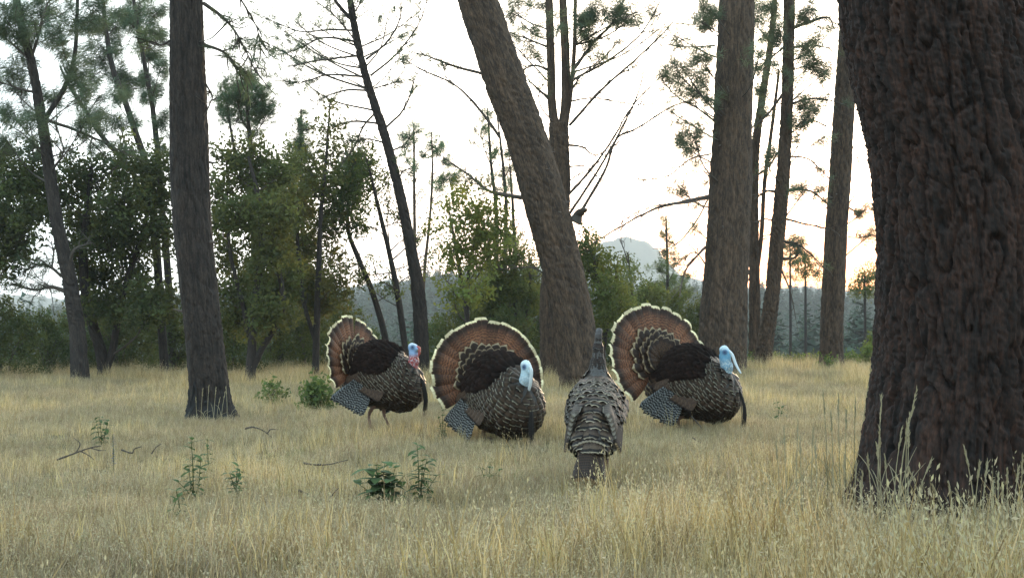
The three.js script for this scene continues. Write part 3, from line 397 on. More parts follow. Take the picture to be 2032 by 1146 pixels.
tree({ name: 'oak_tree', seed: 135, d: 25, bark: M.barkDark, leaf: 'oak', label: 'tall hazy oak filling the gap behind the spreading olive oak', rate: 150, tint: [0.9, 0.95, 0.75],
  stems: [{ path: [[556, 735, 14], [560, 620, 12], [566, 500, 10], [572, 400, 7], [580, 320, 4]] }, { path: [[557, 700, 9], [530, 600, 8], [520, 480, 6], [528, 380, 3]] }],
  clumps: [[574, 320, 30, 26, 0.8], [556, 380, 36, 30], [596, 420, 34, 30, 0.9], [530, 400, 34, 30, 0.9], [560, 460, 40, 30], [520, 480, 34, 30, 0.9], [600, 500, 36, 28, 0.9], [560, 540, 44, 30], [500, 540, 36, 28], [620, 560, 34, 26], [490, 430, 30, 28, 0.8]] });
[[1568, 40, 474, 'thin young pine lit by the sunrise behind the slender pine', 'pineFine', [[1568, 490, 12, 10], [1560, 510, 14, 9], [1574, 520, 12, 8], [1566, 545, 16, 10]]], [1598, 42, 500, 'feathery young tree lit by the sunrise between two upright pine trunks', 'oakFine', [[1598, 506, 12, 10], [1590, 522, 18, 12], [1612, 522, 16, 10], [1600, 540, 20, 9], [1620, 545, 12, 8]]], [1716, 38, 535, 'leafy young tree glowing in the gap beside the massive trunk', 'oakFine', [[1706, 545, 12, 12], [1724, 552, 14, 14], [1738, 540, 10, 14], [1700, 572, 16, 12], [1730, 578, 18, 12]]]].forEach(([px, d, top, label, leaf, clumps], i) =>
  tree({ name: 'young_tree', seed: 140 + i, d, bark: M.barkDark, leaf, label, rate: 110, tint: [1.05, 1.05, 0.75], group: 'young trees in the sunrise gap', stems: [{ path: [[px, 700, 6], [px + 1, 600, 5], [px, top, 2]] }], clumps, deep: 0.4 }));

// ---------------------------------------------------------------- thickets along the edge of the clearing
function bush(px, top, half, d, seedNo, label, tint = [1, 1, 1], rate = 95, leaf = 'brush', name = 'bush', group = 'bushes along the edge of the clearing') {
  reseed(seedNo); const foot = onGround(px, d), g = base(name, foot, label, 'bush', group);
  const H = Math.max(0.2, P(px, top, d).y - foot.y), W = half * mpp(d), mats = [], cols = [], n = Math.round(rate * (H * W * 2 + W * W) * 1.2);
  const lob = [...Array(7)].map(() => [rr(0, 6.283), rr(0.6, 1)]);
  for (let s = 0; s < 6; s++) {
    const a = rr(0, 6.283), e = V(Math.cos(a) * W * 0.7, H * rr(0.6, 0.95), Math.sin(a) * W * 0.7), m = V(e.x * 0.25, e.y * 0.5, e.z * 0.25);
    part('stem', tube([V(e.x * 0.06, -0.06, e.z * 0.06), m, e], [0.014, 0.01, 0.004], 5, 6), M.twig, g);
  }
  for (let i = 0; i < n; i++) {
    const a = rr(0, 6.283), q = Math.pow(rnd(), 0.6), edge = 1 + 0.3 * n3(Math.cos(a) * 1.4 + seedNo, Math.sin(a) * 1.4, 2), y = Math.pow(rnd(), 0.85), prof = Math.sqrt(Math.max(0.02, 1 - Math.pow(y, 2.2))) * 0.95 + 0.06;
    const hi = H * (1 + 0.22 * n3(Math.cos(a) * q * 2 + seedNo, Math.sin(a) * q * 2, 8));
    mats.push(xform(V(Math.cos(a) * q * W * edge * prof, y * hi, Math.sin(a) * q * W * edge * prof), randQ(), rr(0.6, 1.15)));
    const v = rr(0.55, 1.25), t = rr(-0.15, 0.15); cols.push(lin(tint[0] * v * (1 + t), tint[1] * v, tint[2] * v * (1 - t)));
  }
  copies('foliage', LEAF[leaf], M.oak, mats, cols, g); return g;
}
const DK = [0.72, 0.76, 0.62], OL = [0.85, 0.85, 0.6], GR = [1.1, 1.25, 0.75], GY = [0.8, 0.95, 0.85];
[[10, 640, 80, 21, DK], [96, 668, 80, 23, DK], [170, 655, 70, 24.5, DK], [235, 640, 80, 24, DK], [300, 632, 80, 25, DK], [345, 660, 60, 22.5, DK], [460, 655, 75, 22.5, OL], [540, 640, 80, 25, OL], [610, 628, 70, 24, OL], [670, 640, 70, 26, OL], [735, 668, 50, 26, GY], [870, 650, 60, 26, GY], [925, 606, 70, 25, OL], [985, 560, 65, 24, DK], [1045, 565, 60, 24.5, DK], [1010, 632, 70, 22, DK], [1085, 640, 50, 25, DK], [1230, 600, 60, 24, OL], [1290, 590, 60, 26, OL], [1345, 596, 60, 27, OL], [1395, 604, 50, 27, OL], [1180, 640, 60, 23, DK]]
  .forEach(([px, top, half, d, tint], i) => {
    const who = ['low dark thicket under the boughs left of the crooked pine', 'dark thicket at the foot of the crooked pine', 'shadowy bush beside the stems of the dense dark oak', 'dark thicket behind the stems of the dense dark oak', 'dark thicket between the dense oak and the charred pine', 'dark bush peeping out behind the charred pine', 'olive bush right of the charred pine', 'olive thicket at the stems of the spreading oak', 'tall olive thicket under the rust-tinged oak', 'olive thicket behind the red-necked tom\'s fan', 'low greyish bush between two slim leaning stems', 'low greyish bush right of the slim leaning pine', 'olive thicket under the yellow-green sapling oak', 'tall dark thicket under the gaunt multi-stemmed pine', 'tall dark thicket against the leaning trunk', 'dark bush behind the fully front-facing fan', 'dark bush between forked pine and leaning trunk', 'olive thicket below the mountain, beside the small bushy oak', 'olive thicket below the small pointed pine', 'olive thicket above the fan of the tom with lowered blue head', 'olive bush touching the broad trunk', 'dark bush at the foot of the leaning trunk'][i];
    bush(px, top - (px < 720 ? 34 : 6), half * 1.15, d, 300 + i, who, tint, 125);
  });
[[1486, 712, 16, 21.5], [1540, 722, 16, 24], [1585, 710, 20, 24], [1618, 724, 18, 24.5], [1646, 712, 16, 21], [1690, 712, 20, 25], [1722, 690, 20, 24], [1736, 668, 16, 27]]
  .forEach(([px, top, half, d], i) => bush(px, top, half, d, 340 + i, ['bright green shrub at the foot of the broad trunk', 'low green shrub right of the slender pine', 'leafy green shrub between slender pine and clean trunk', 'low green shrub just left of the clean trunk', 'small green shrub before the clean trunk', 'low green shrub right of the clean trunk', 'green shrub at the edge of the massive trunk', 'far green shrub half hidden by the massive trunk'][i], GR, 200, 'oakFine', 'shrub', 'green shrubs along the edge of the clearing'));

// ---------------------------------------------------------------- the far wood: one mass
{
  reseed(900); const pos = [], idx = [];
  for (let i = 0; i < 150; i++) { // a ragged conifer of loose faces
    const y = Math.pow(rnd(), 0.8), R = 0.26 * (1.04 - y) * rr(0.4, 1.1), a = rr(0, 6.283), c = V(Math.cos(a) * R, 0.06 + y * 0.92, Math.sin(a) * R), s = 0.085 * (1.15 - 0.7 * y), o = pos.length / 3;
    for (let k = 0; k < 3; k++) { const v = V(gauss(), gauss() * 0.55 - 0.2, gauss()).multiplyScalar(s).add(c); pos.push(v.x, v.y, v.z); } idx.push(o, o + 1, o + 2);
  }
  const far = geoFrom(pos, idx), mats = [], cols = [];
  for (let i = 0; i < 9000; i++) {
    const d = 55 + 330 * Math.pow(rnd(), 0.75), a = rr(-30, 30) * D2R, x = Math.sin(a) * d, z = -Math.cos(a) * d, h = rr(4, 10) * (d < 90 ? 0.5 : 1), w = h * rr(0.7, 1.3);
    mats.push(xform(V(x, groundY(x, z) - 0.2, z), new THREE.Quaternion().setFromAxisAngle(UP, rr(0, 6.28)), V(w, h, w)));
    const v = rr(0.55, 1.3); cols.push(lin(v * rr(0.8, 1.1), v, v * rr(0.8, 1.05)));
  }
  const wood = copies('far_wood', far, new THREE.MeshStandardMaterial({ color: lin(0.042, 0.068, 0.042), roughness: 1, side: THREE.DoubleSide }), mats, cols, scene);
  tag(wood, 'bluish wooded hillside across the valley', 'wood', null, 'stuff');
}

// ---------------------------------------------------------------- grass
function blades(n, R, h0, h1, w, seedNo, colours, seeds, bend = 0.35) {
  reseed(seedNo); const pos = [], idx = [], col = [];
  const push = (v, c) => { pos.push(v.x, v.y, v.z); col.push(...c); };
  for (let i = 0; i < n; i++) {
    const a = rr(0, 6.283), q = R * Math.sqrt(rnd()), b = V(Math.cos(a) * q, -0.02, Math.sin(a) * q), h = rr(h0, h1), la = rr(0, 6.283), ln = V(Math.cos(la), 0, Math.sin(la)).multiplyScalar(h * bend * rr(0.2, 1.3)), fa = rr(0, 6.283), sd = V(Math.cos(fa), 0, Math.sin(fa)).multiplyScalar(w * rr(0.6, 1.3) / 2);
    const kt = rr(0.75, 1.25), c = colours[Math.floor(rnd() * colours.length)].map((x) => x * kt), o = pos.length / 3, at = (t) => b.clone().add(V(ln.x * t * t, h * t - 0.12 * h * t * t * t, ln.z * t * t));
    push(at(0).add(sd), c); push(at(0).sub(sd), c); push(at(0.55).addScaledVector(sd, 0.8), c); push(at(0.55).addScaledVector(sd, -0.8), c); push(at(1), c);
    idx.push(o, o + 1, o + 2, o + 1, o + 3, o + 2, o + 2, o + 3, o + 4);
    if (rnd() < seeds) { // a seed head, a few drooping spikelets
      const ns = 3, tone = rr(0.8, 1.15), sc = [0.56, 0.48, 0.30].map((x) => x * tone);
      for (let k = 0; k < ns; k++) {
        const p = at(1 - 0.1 * k), dir = V(ln.x / h + gauss() * 0.5, rr(-0.2, 0.9), ln.z / h + gauss() * 0.5).normalize(), L = rr(0.006, 0.011), wd = new THREE.Vector3().crossVectors(dir, V(rr(-1, 1), rr(-1, 1), rr(-1, 1))).normalize().multiplyScalar(L * 0.17), oo = pos.length / 3;
        push(p, sc); push(p.clone().addScaledVector(dir, L * 0.5).add(wd), sc); push(p.clone().addScaledVector(dir, L * 0.5).sub(wd), sc); push(p.clone().addScaledVector(dir, L), sc);
        idx.push(oo, oo + 1, oo + 2, oo + 1, oo + 3, oo + 2);
      }
    }
  }
  return geoFrom(pos, idx, null, col);
}
const STRAW = [[0.68, 0.52, 0.32], [0.50, 0.385, 0.22], [0.74, 0.60, 0.41], [0.42, 0.325, 0.18], [0.30, 0.23, 0.13]], GOLD = [[0.56, 0.42, 0.20], [0.40, 0.30, 0.14], [0.62, 0.49, 0.27]], GREENISH = [[0.39, 0.35, 0.22], [0.50, 0.44, 0.30], [0.58, 0.51, 0.37]], FRESH = [[0.13, 0.19, 0.06], [0.17, 0.22, 0.08]], BROWN = [[0.24, 0.17, 0.10], [0.19, 0.14, 0.09]];
const GRASS = [
  ['short_grass', blades(22, 0.07, 0.05, 0.13, 0.0034, 21, STRAW, 0.3), 46000, 'short pale straw-coloured grass with seed heads across the clearing'],
  ['greyish_grass', blades(20, 0.07, 0.045, 0.115, 0.0034, 22, [...GREENISH, ...STRAW], 0.2), 22000, 'short greyish-green grass between the straw'],
  ['golden_grass', blades(12, 0.06, 0.12, 0.25, 0.0032, 23, GOLD, 0.35, 0.25), 15000, 'taller golden dry grass in patches'],
  ['green_grass', blades(12, 0.05, 0.04, 0.09, 0.0036, 24, FRESH, 0), 3600, 'fresh green grass blades in the straw'],
  ['dead_grass', blades(10, 0.06, 0.03, 0.08, 0.0034, 25, BROWN, 0, 0.6), 9000, 'matted brown dead grass low in the straw'],
];
reseed(77);
for (const [name, geo, n, label] of GRASS) {
  const mats = [], cols = [];
  for (let i = 0, tries = 0; i < n && tries < n * 8; tries++) {
    const d = name === 'golden_grass' && rnd() < 0.3 ? rr(16, 25) : rr(2.6, 25), half = 0.43 * d + 1.0, x = rr(-half, half), z = -d, pn = fbm(x * 0.35, 3, z * 0.35, 3), pm = n3(x * 0.9, 13, z * 0.9);
    const right = smooth(0.1, 0.3, x / d) * smooth(8.5, 4.5, d);
    if (name === 'golden_grass') { if (rnd() > clamp(0.15 + pn * 1.8 + smooth(5.4, 3.2, d) * 0.7 + right * 1.5 + smooth(17, 20, d) * 0.5, 0.03, 1)) continue; }
    else if (name === 'greyish_grass') { if (rnd() > clamp(0.4 - pn * 2.2, 0.03, 1)) continue; }
    else if (name === 'short_grass') { if (rnd() > clamp(0.85 + 0.9 * n3(x * 1.1, 31, z * 1.1), 0.25, 1)) continue; }
    else if (name === 'dead_grass') { if (rnd() > clamp(0.3 - 0.9 * n3(x * 1.1, 31, z * 1.1), 0.05, 1)) continue; }
    else if (name === 'green_grass') { if (rnd() > clamp(pm * 0.9 - 0.1 + smooth(14, 19, d) * 0.6, 0.02, 1)) continue; }
    const foot = Math.hypot(x - 2.07, z + 5.3); if (foot < 1.35 && rnd() > (name === 'golden_grass' ? 0.12 : name === 'dead_grass' ? 1 : 0.45) + 0.4 * smooth(0.9, 1.35, foot)) continue;   // needle duff round the massive trunk
    const p = V(x, groundY(x, z), z), s = rr(0.7, 1.3) * (1 + 0.45 * pm) * (1 - 0.22 * smooth(5, 6.5, d) * smooth(17, 13, d)) * (name === 'golden_grass' ? 1 + 0.25 * right : 1);
    mats.push(xform(p, new THREE.Quaternion().setFromEuler(new THREE.Euler(rr(-0.15, 0.15), rr(0, 6.28), rr(-0.15, 0.15))), V(s, s * rr(0.8, 1.2), s)));
    const v = rr(0.8, 1.15) * (1 + 0.35 * pn); cols.push(lin(v, v * rr(0.96, 1.04), v * rr(0.9, 1.08))); i++;
  }
  const g = copies(name, geo, M.straw, mats, cols, scene); tag(g, label, 'grass', null, 'stuff');
}
/* tall seed stalks one can pick out, in clumps */
function stalkClump(d, px, tips, label, seedNo, tone = [0.40, 0.33, 0.18]) {
  reseed(seedNo); const foot = onGround(px, d), g = base('tall_grass_clump', foot, label, 'grass clump', 'tall grass clumps in the foreground');
  const mat = new THREE.MeshPhysicalMaterial({ color: lin(...tone), roughness: 0.85, transmission: 0.3, thickness: 0, side: THREE.DoubleSide });
  tips.forEach(([bx, tx, ty]) => {
    const b = P(bx, HORIZON, d).sub(foot).setY(-0.03), e = P(tx, ty, d + rr(-0.1, 0.1)).sub(foot), m = b.clone().lerp(e, 0.55).add(V((b.x - e.x) * 0.12, 0.02, 0)), c = new THREE.CatmullRomCurve3([b, m, e]);
    const L = e.distanceTo(b), geos = [tube([b, m, c.getPoint(0.8)], [0.0024, 0.0019, 0.0014], 4, 8)];
    for (let i = 0; i < 26; i++) { const t = lerp(0.76, 1, i / 26), p = c.getPoint(t), dir = c.getTangent(t).add(V(gauss(), gauss(), gauss()).multiplyScalar(0.28)).normalize(), l = rr(0.014, 0.024); geos.push(tube([p, p.clone().addScaledVector(dir, l * 0.5), p.clone().addScaledVector(dir, l)], [0.0008, 0.0026 * (1 - 0.5 * (i / 26)), 0.0003], 4, 2)); }
    for (let k = 0; k < 2; k++) { const s = c.getPoint(rr(0.05, 0.3)), a = rr(0, 6.28), t = s.clone().add(V(Math.cos(a) * 0.1, L * rr(0.2, 0.4), Math.sin(a) * 0.1)); geos.push(tube([s, s.clone().lerp(t, 0.5).add(V(0, 0.03, 0)), t], [0.002, 0.0018, 0.0006], 3, 4)); }
    part('stalk', mergeGeometries(geos), mat, g);
  });
}
stalkClump(5.0, 1748, [[1738, 1750, 785], [1742, 1746, 850], [1752, 1740, 880], [1728, 1722, 905], [1760, 1757, 905]], 'tall grass stalks standing before the left root of the massive trunk', 501);
stalkClump(4.85, 1790, [[1770, 1820, 770], [1778, 1806, 820], [1790, 1800, 838], [1800, 1804, 850], [1766, 1790, 850], [1805, 1848, 914], [1835, 1805, 930], [1812, 1830, 960]], 'tallest fanned grass stalks before the massive trunk', 502);
stalkClump(4.55, 1900, [[1935, 1915, 888], [1890, 1884, 960], [1880, 1853, 965], [1905, 1900, 975], [1926, 1945, 920], [1945, 1960, 918]], 'thin grass stalks before the middle of the massive trunk', 503);
stalkClump(4.45, 1995, [[1980, 1982, 942], [1992, 2000, 932], [2005, 2022, 928], [2015, 2030, 905], [1970, 1972, 958], [2030, 2040, 930], [1985, 1990, 970]], 'thin grass stalks before the massive trunk beside its far root', 504);
stalkClump(4.7, 1690, [[1660, 1652, 930], [1672, 1676, 905], [1690, 1700, 920], [1704, 1712, 940], [1716, 1708, 960]], 'short stalks just left of the massive trunk root', 507);
stalkClump(5.2, 1590, [[1560, 1556, 850], [1578, 1584, 835], [1590, 1588, 870], [1606, 1614, 850], [1622, 1618, 880], [1548, 1540, 880]], 'loose tall stalks in the grass right of the blue-headed tom', 508, [0.36, 0.32, 0.18]);
stalkClump(5.9, 1665, [[1640, 1634, 778], [1665, 1664, 782], [1692, 1698, 792], [1700, 1735, 690], [1708, 1728, 760], [1652, 1650, 820], [1676, 1680, 815]], 'greenish tall grass stalks in the open left of the massive trunk', 505, [0.34, 0.32, 0.18]);
stalkClump(10.6, 425, [[400, 402, 772], [412, 414, 766], [424, 428, 770], [438, 446, 778], [452, 448, 768], [392, 388, 790], [430, 436, 790]], 'dry stalks against the charred foot of the lone pine', 506);

// ---------------------------------------------------------------- herbs and fallen twigs in the grass
function leafGeo(L, w, seedNo) {
  const pos = [], uv = [], idx = [], n = 5;
  for (let j = 0; j <= n; j++) { const t = j / n, ww = w * Math.pow(Math.sin(Math.PI * clamp(t * 0.94 + 0.05, 0, 1)), 0.8) * (1 - 0.25 * t) / 2, sag = -0.35 * L * t * t; for (const s of [-1, 0, 1]) { pos.push(s * ww, sag + (s ? 0.12 * ww : 0), t * L); uv.push(s, t); } }
  for (let j = 0; j < n; j++) for (let k = 0; k < 2; k++) { const a = j * 3 + k; idx.push(a, a + 3, a + 1, a + 1, a + 3, a + 4); }
  return geoFrom(pos, idx, uv);
}
const LEAFY = leafGeo(0.07, 0.034), BROAD = leafGeo(0.07, 0.052);
const herbMat = [0.85, 1.0, 1.2].map((v) => { const m = M.herb.clone(); m.color = lin(0.085 * v, 0.135 * v, 0.042 * v); return m; });
function herb(px, pyBase, topPy, label, seedNo, stems, geo = LEAFY, size = 1) {
  reseed(seedNo); const d = EYE * F / (pyBase - HORIZON), foot = onGround(px, d), g = base('leafy_plant', foot, label, 'plant', 'green plants in the grass'), H = P(px, topPy, d).y - foot.y;
  for (const [dx, hf] of stems) {
    const e = V(dx * mpp(d), H * hf, rr(-0.06, 0.06)), m = V(e.x * 0.4 + gauss() * 0.01, e.y * 0.5, e.z * 0.4), c = new THREE.CatmullRomCurve3([V(e.x * 0.15, -0.03, e.z * 0.15), m, e]);
    part('stem', tube([V(e.x * 0.15, -0.03, e.z * 0.15), m, e], [0.003, 0.0025, 0.0012], 5, 6), herbMat[0], g);
    const whorls = Math.max(3, Math.round(H * hf / 0.032)); let a0 = rr(0, 6.28);
    for (let k = 0; k < whorls; k++) {
      const t = lerp(0.25, 1, k / (whorls - 1)), p = c.getPoint(t); a0 += 1.57 + rr(-0.3, 0.3);
      for (const s of [0, Math.PI, ...(rnd() < 0.5 ? [1.6] : [])]) { const l = part('leaf', geo, herbMat[Math.floor(rnd() * 3)], g); l.position.copy(p); l.rotation.set(rr(-0.6, 0.1) * (0.4 + t * 0.8), a0 + s + rr(-0.2, 0.2), 0, 'YXZ'); l.scale.setScalar(size * rr(0.7, 1.15) * lerp(1.1, 0.75, t)); }
    }
  }
}
herb(386, 985, 866, 'upright green weed with paired leaves, taller of two side by side', 601, [[0, 1], [-16, 0.55], [14, 0.72], [-24, 0.35]]);
herb(470, 985, 926, 'short green weed with a flat leafy top beside a taller one', 602, [[0, 1], [10, 0.9], [-10, 0.85]]);
herb(832, 985, 880, 'tall sprig of the green leafy clump before the birds', 603, [[-2, 1], [16, 0.75], [34, 0.45], [8, 0.6]], LEAFY, 1.15);
herb(762, 992, 918, 'low broad-leaved green clump before the birds', 604, [[0, 1], [-34, 0.85], [24, 0.9], [-14, 0.95], [40, 0.7], [-52, 0.5], [10, 0.7], [-26, 0.6]], BROAD, 1.3);
herb(972, 960, 918, 'faint low weed left of the grey hen', 605, [[0, 1], [20, 0.7], [-18, 0.8]], LEAFY, 0.8);
herb(204, 880, 826, 'flat-topped weed left of the charred pine', 606, [[0, 1], [14, 0.85], [-14, 0.8]], LEAFY, 1.1);
herb(356, 1040, 972, 'drab low weed in front of the taller green weed', 607, [[0, 1], [-10, 0.7]], LEAFY, 0.9);
herb(416, 930, 872, 'small weed behind the two green weeds', 608, [[0, 1]], LEAFY, 0.8);
herb(1545, 846, 800, 'dark little weed in the grass before the clean trunk', 609, [[0, 1], [8, 0.9]], LEAFY, 0.9);
herb(880, 872, 800, 'pale dry weed beneath the front-facing fan', 610, [[0, 1], [12, 0.8], [-12, 0.7]], LEAFY, 0.8);
bush(628, 768, 34, 12.4, 360, 'round green bush in the grass behind the red-necked tom', [1.15, 1.3, 0.9], 330, 'oakFine', 'shrub', 'shrubs in the open grass');
bush(540, 790, 18, 13.2, 361, 'small low green bush left of the red-necked tom', [1.15, 1.3, 0.9], 300, 'oakFine', 'shrub', 'shrubs in the open grass');
{ // lupin spike
  reseed(611); const d = 6.9, foot = onGround(226, d), g = base('lupin', foot, 'grey-violet flower spike standing in the grass', 'flower');
  part('stem', tube([V(0, -0.03, 0), V(0.005, 0.1, 0), V(0, 0.24, 0.01)], [0.003, 0.0025, 0.001], 5, 6), herbMat[0], g);
  const fl = new THREE.MeshStandardMaterial({ color: lin(0.17, 0.16, 0.21), roughness: 0.8 });
  for (let i = 0; i < 34; i++) { const t = i / 33, a = i * 2.4, p = part('petal', BROAD, fl, g); p.position.set(0.004, lerp(0.07, 0.24, t), 0.004); p.rotation.set(-0.5, a, 0, 'YXZ'); p.scale.setScalar(lerp(0.38, 0.15, t)); }
}
[[5.9, 'thin arched dead twig in the grass before the leafy clump', [[592, 972], [620, 985], [650, 994], [692, 1001]], 5, [[[650, 994], [664, 975], [672, 968]]]],
  [7.2, 'forked dead branch lying in the grass near the violet spike', [[112, 912], [150, 898], [178, 888], [200, 884]], 4, [[[160, 895], [178, 905], [186, 912]], [[178, 888], [196, 893], [210, 893]], [[150, 898], [158, 880], [146, 868]]]],
  [9.0, 'curved reddish dead twig in the grass right of the charred pine', [[486, 850], [500, 847], [520, 853], [540, 868]], 4, [[[530, 860], [536, 852], [552, 852]]]],
  [6.9, 'short straight dead stick in the grass between two green weeds and the leafy clump', [[600, 918], [620, 921], [646, 922]], 5, [[[630, 921], [650, 921], [690, 912]]]],
  [7.2, 'curling dead twig in the grass right of the violet spike', [[240, 892], [262, 898], [266, 890], [280, 886]], 3.5, [[[300, 900], [310, 886], [320, 880]]]],
  [9.3, 'bent dry twig hanging in the grass below the tom with lowered blue head', [[1372, 826], [1384, 838], [1394, 852], [1398, 868]], 3, []],
  [8.4, 'short dark stick in the grass beyond the grey hen', [[1374, 868], [1384, 874], [1394, 880]], 4, []]]
  .forEach(([d, label, p, w, forks], i) => {
    reseed(620 + i); const foot = onGround(p[0][0], d), g = base('fallen_twig', foot, label, 'twig', 'dead twigs in the grass');
    const mk = (q, ww) => { const pts = q.map(([x, y]) => P(x, y, d).sub(foot)); return tube(pts, pts.map((_, k) => ww * mpp(d) / 2 * (1 - 0.55 * k / (pts.length - 1))), 6, 14, (th, l) => 0.0012 * n3(th, l * 30, i)); };
    part('twig', mk(p, w), M.twig, g); forks.forEach((f) => part('side_twig', mk(f, w * 0.7), M.twig, g));
  });

// ---------------------------------------------------------------- turkeys
/* signed distances, joined smoothly, meshed by surface nets */
const smin = (a, b, k) => { const h = clamp(0.5 + 0.5 * (b - a) / k, 0, 1); return lerp(b, a, h) - k * h * (1 - h); };
const ell = (c, r, rot = 0) => { const co = Math.cos(rot), si = Math.sin(rot), m = Math.min(...r); return (x, y, z) => { const dx = x - c[0], dy = y - c[1], dz = z - c[2], X = (dx * co + dy * si) / r[0], Y = (-dx * si + dy * co) / r[1], Z = dz / r[2], k0 = Math.hypot(X, Y, Z), k1 = Math.hypot(X / r[0], Y / r[1], Z / r[2]); return k1 < 1e-6 ? -m : k0 * (k0 - 1) / k1; }; };
const cone = (a, b, ra, rb) => { const d = [b[0] - a[0], b[1] - a[1], b[2] - a[2]], l2 = d[0] ** 2 + d[1] ** 2 + d[2] ** 2; return (x, y, z) => { const t = clamp(((x - a[0]) * d[0] + (y - a[1]) * d[1] + (z - a[2]) * d[2]) / l2, 0, 1); return Math.hypot(x - a[0] - d[0] * t, y - a[1] - d[1] * t, z - a[2] - d[2] * t) - lerp(ra, rb, t); }; };
const join = (list, k) => (x, y, z) => { let s = list[0](x, y, z); for (let i = 1; i < list.length; i++) s = smin(s, list[i](x, y, z), k); return s; };
const grad = (f, p, e = 0.002) => V(f(p.x + e, p.y, p.z) - f(p.x - e, p.y, p.z), f(p.x, p.y + e, p.z) - f(p.x, p.y - e, p.z), f(p.x, p.y, p.z + e) - f(p.x, p.y, p.z - e)).normalize();
function nets(f, lo, hi, h, colour) {
  const n = [0, 1, 2].map((i) => Math.ceil((hi[i] - lo[i]) / h) + 1), id = (i, j, k) => (k * n[1] + j) * n[0] + i, val = new Float32Array(n[0] * n[1] * n[2]);
  for (let k = 0; k < n[2]; k++) for (let j = 0; j < n[1]; j++) for (let i = 0; i < n[0]; i++) val[id(i, j, k)] = f(lo[0] + i * h, lo[1] + j * h, lo[2] + k * h);
  const vert = new Int32Array(val.length).fill(-1), pos = [], idx = [], col = [];
  const E = [[0, 1], [0, 2], [0, 4], [1, 3], [1, 5], [2, 3], [2, 6], [3, 7], [4, 5], [4, 6], [5, 7], [6, 7]];
  for (let k = 0; k < n[2] - 1; k++) for (let j = 0; j < n[1] - 1; j++) for (let i = 0; i < n[0] - 1; i++) {
    const v = []; for (let c = 0; c < 8; c++) v.push(val[id(i + (c & 1), j + ((c >> 1) & 1), k + (c >> 2))]);
    let s = [0, 0, 0], m = 0;
    for (const [a, b] of E) if ((v[a] < 0) !== (v[b] < 0)) { const t = v[a] / (v[a] - v[b]); for (let q = 0; q < 3; q++) s[q] += lerp((a >> q) & 1, (b >> q) & 1, t); m++; }
    if (!m) continue;
    const p = V(lo[0] + (i + s[0] / m) * h, lo[1] + (j + s[1] / m) * h, lo[2] + (k + s[2] / m) * h);
    vert[id(i, j, k)] = pos.length / 3; pos.push(p.x, p.y, p.z); col.push(...colour(p));
  }
  for (let k = 1; k < n[2] - 1; k++) for (let j = 1; j < n[1] - 1; j++) for (let i = 1; i < n[0] - 1; i++) {
    const a = val[id(i, j, k)] < 0;
    const quad = (b, q) => { if (a === b) return; const [w, x, y, z] = q.map((c) => vert[id(...c)]); if (a) idx.push(w, x, y, w, y, z); else idx.push(w, y, x, w, z, y); };
    quad(val[id(i + 1, j, k)] < 0, [[i, j - 1, k - 1], [i, j, k - 1], [i, j, k], [i, j - 1, k]]);
    quad(val[id(i, j + 1, k)] < 0, [[i - 1, j, k - 1], [i - 1, j, k], [i, j, k], [i, j, k - 1]]);
    quad(val[id(i, j, k + 1)] < 0, [[i - 1, j - 1, k], [i, j - 1, k], [i, j, k], [i - 1, j, k]]);
  }
  return geoFrom(pos, idx, null, col);
}
/* a vane: root at the origin, along +y, face to +z, rounded tip */
function vane(L, w, opt = {}) {
  const { ny = 7, narrow = 0.45, arch = 0.10, curl = 0, tip = 0.16, blunt = 0 } = opt, pos = [], uv = [], idx = [];
  for (let j = 0; j <= ny; j++) {
    const t0 = j / ny, t = t0 < 0.7 ? t0 : 0.7 + (t0 - 0.7), e = clamp((t - (1 - tip)) / tip, 0, 1), half = w / 2 * lerp(narrow, 1, smooth(0, 0.75, t)) * Math.sqrt(Math.max(0.0, 1 - e * e * (1 - blunt)));
    for (const s of [-1, -0.5, 0, 0.5, 1]) { pos.push(s * half, t * L, -arch * w * s * s + curl * L * t * t); uv.push(0.5 + s * 0.5 * (half / (w / 2)), t); }
  }
  for (let j = 0; j < ny; j++) for (let k = 0; k < 4; k++) { const a = j * 5 + k; idx.push(a, a + 1, a + 5, a + 1, a + 6, a + 5); }
  return geoFrom(pos, idx, uv);
}
const mix3 = (a, b, t) => a.map((x, i) => lerp(x, b[i], t));
const speck = (u, v, f, g) => n3(u * f, v * g, 3.7);
function featherTex(fn) { return dataTex(64, 256, fn, false); }
const shaft = (u) => Math.exp(-(((u - 0.5) / 0.025) ** 2));
const fMat = (fn, rough = 0.6, sheen = 0) => new THREE.MeshPhysicalMaterial({ map: featherTex(fn), roughness: rough, specularIntensity: 0.35, side: THREE.DoubleSide, sheen, sheenRoughness: 0.4, sheenColor: lin(0.5, 0.4, 0.3) });
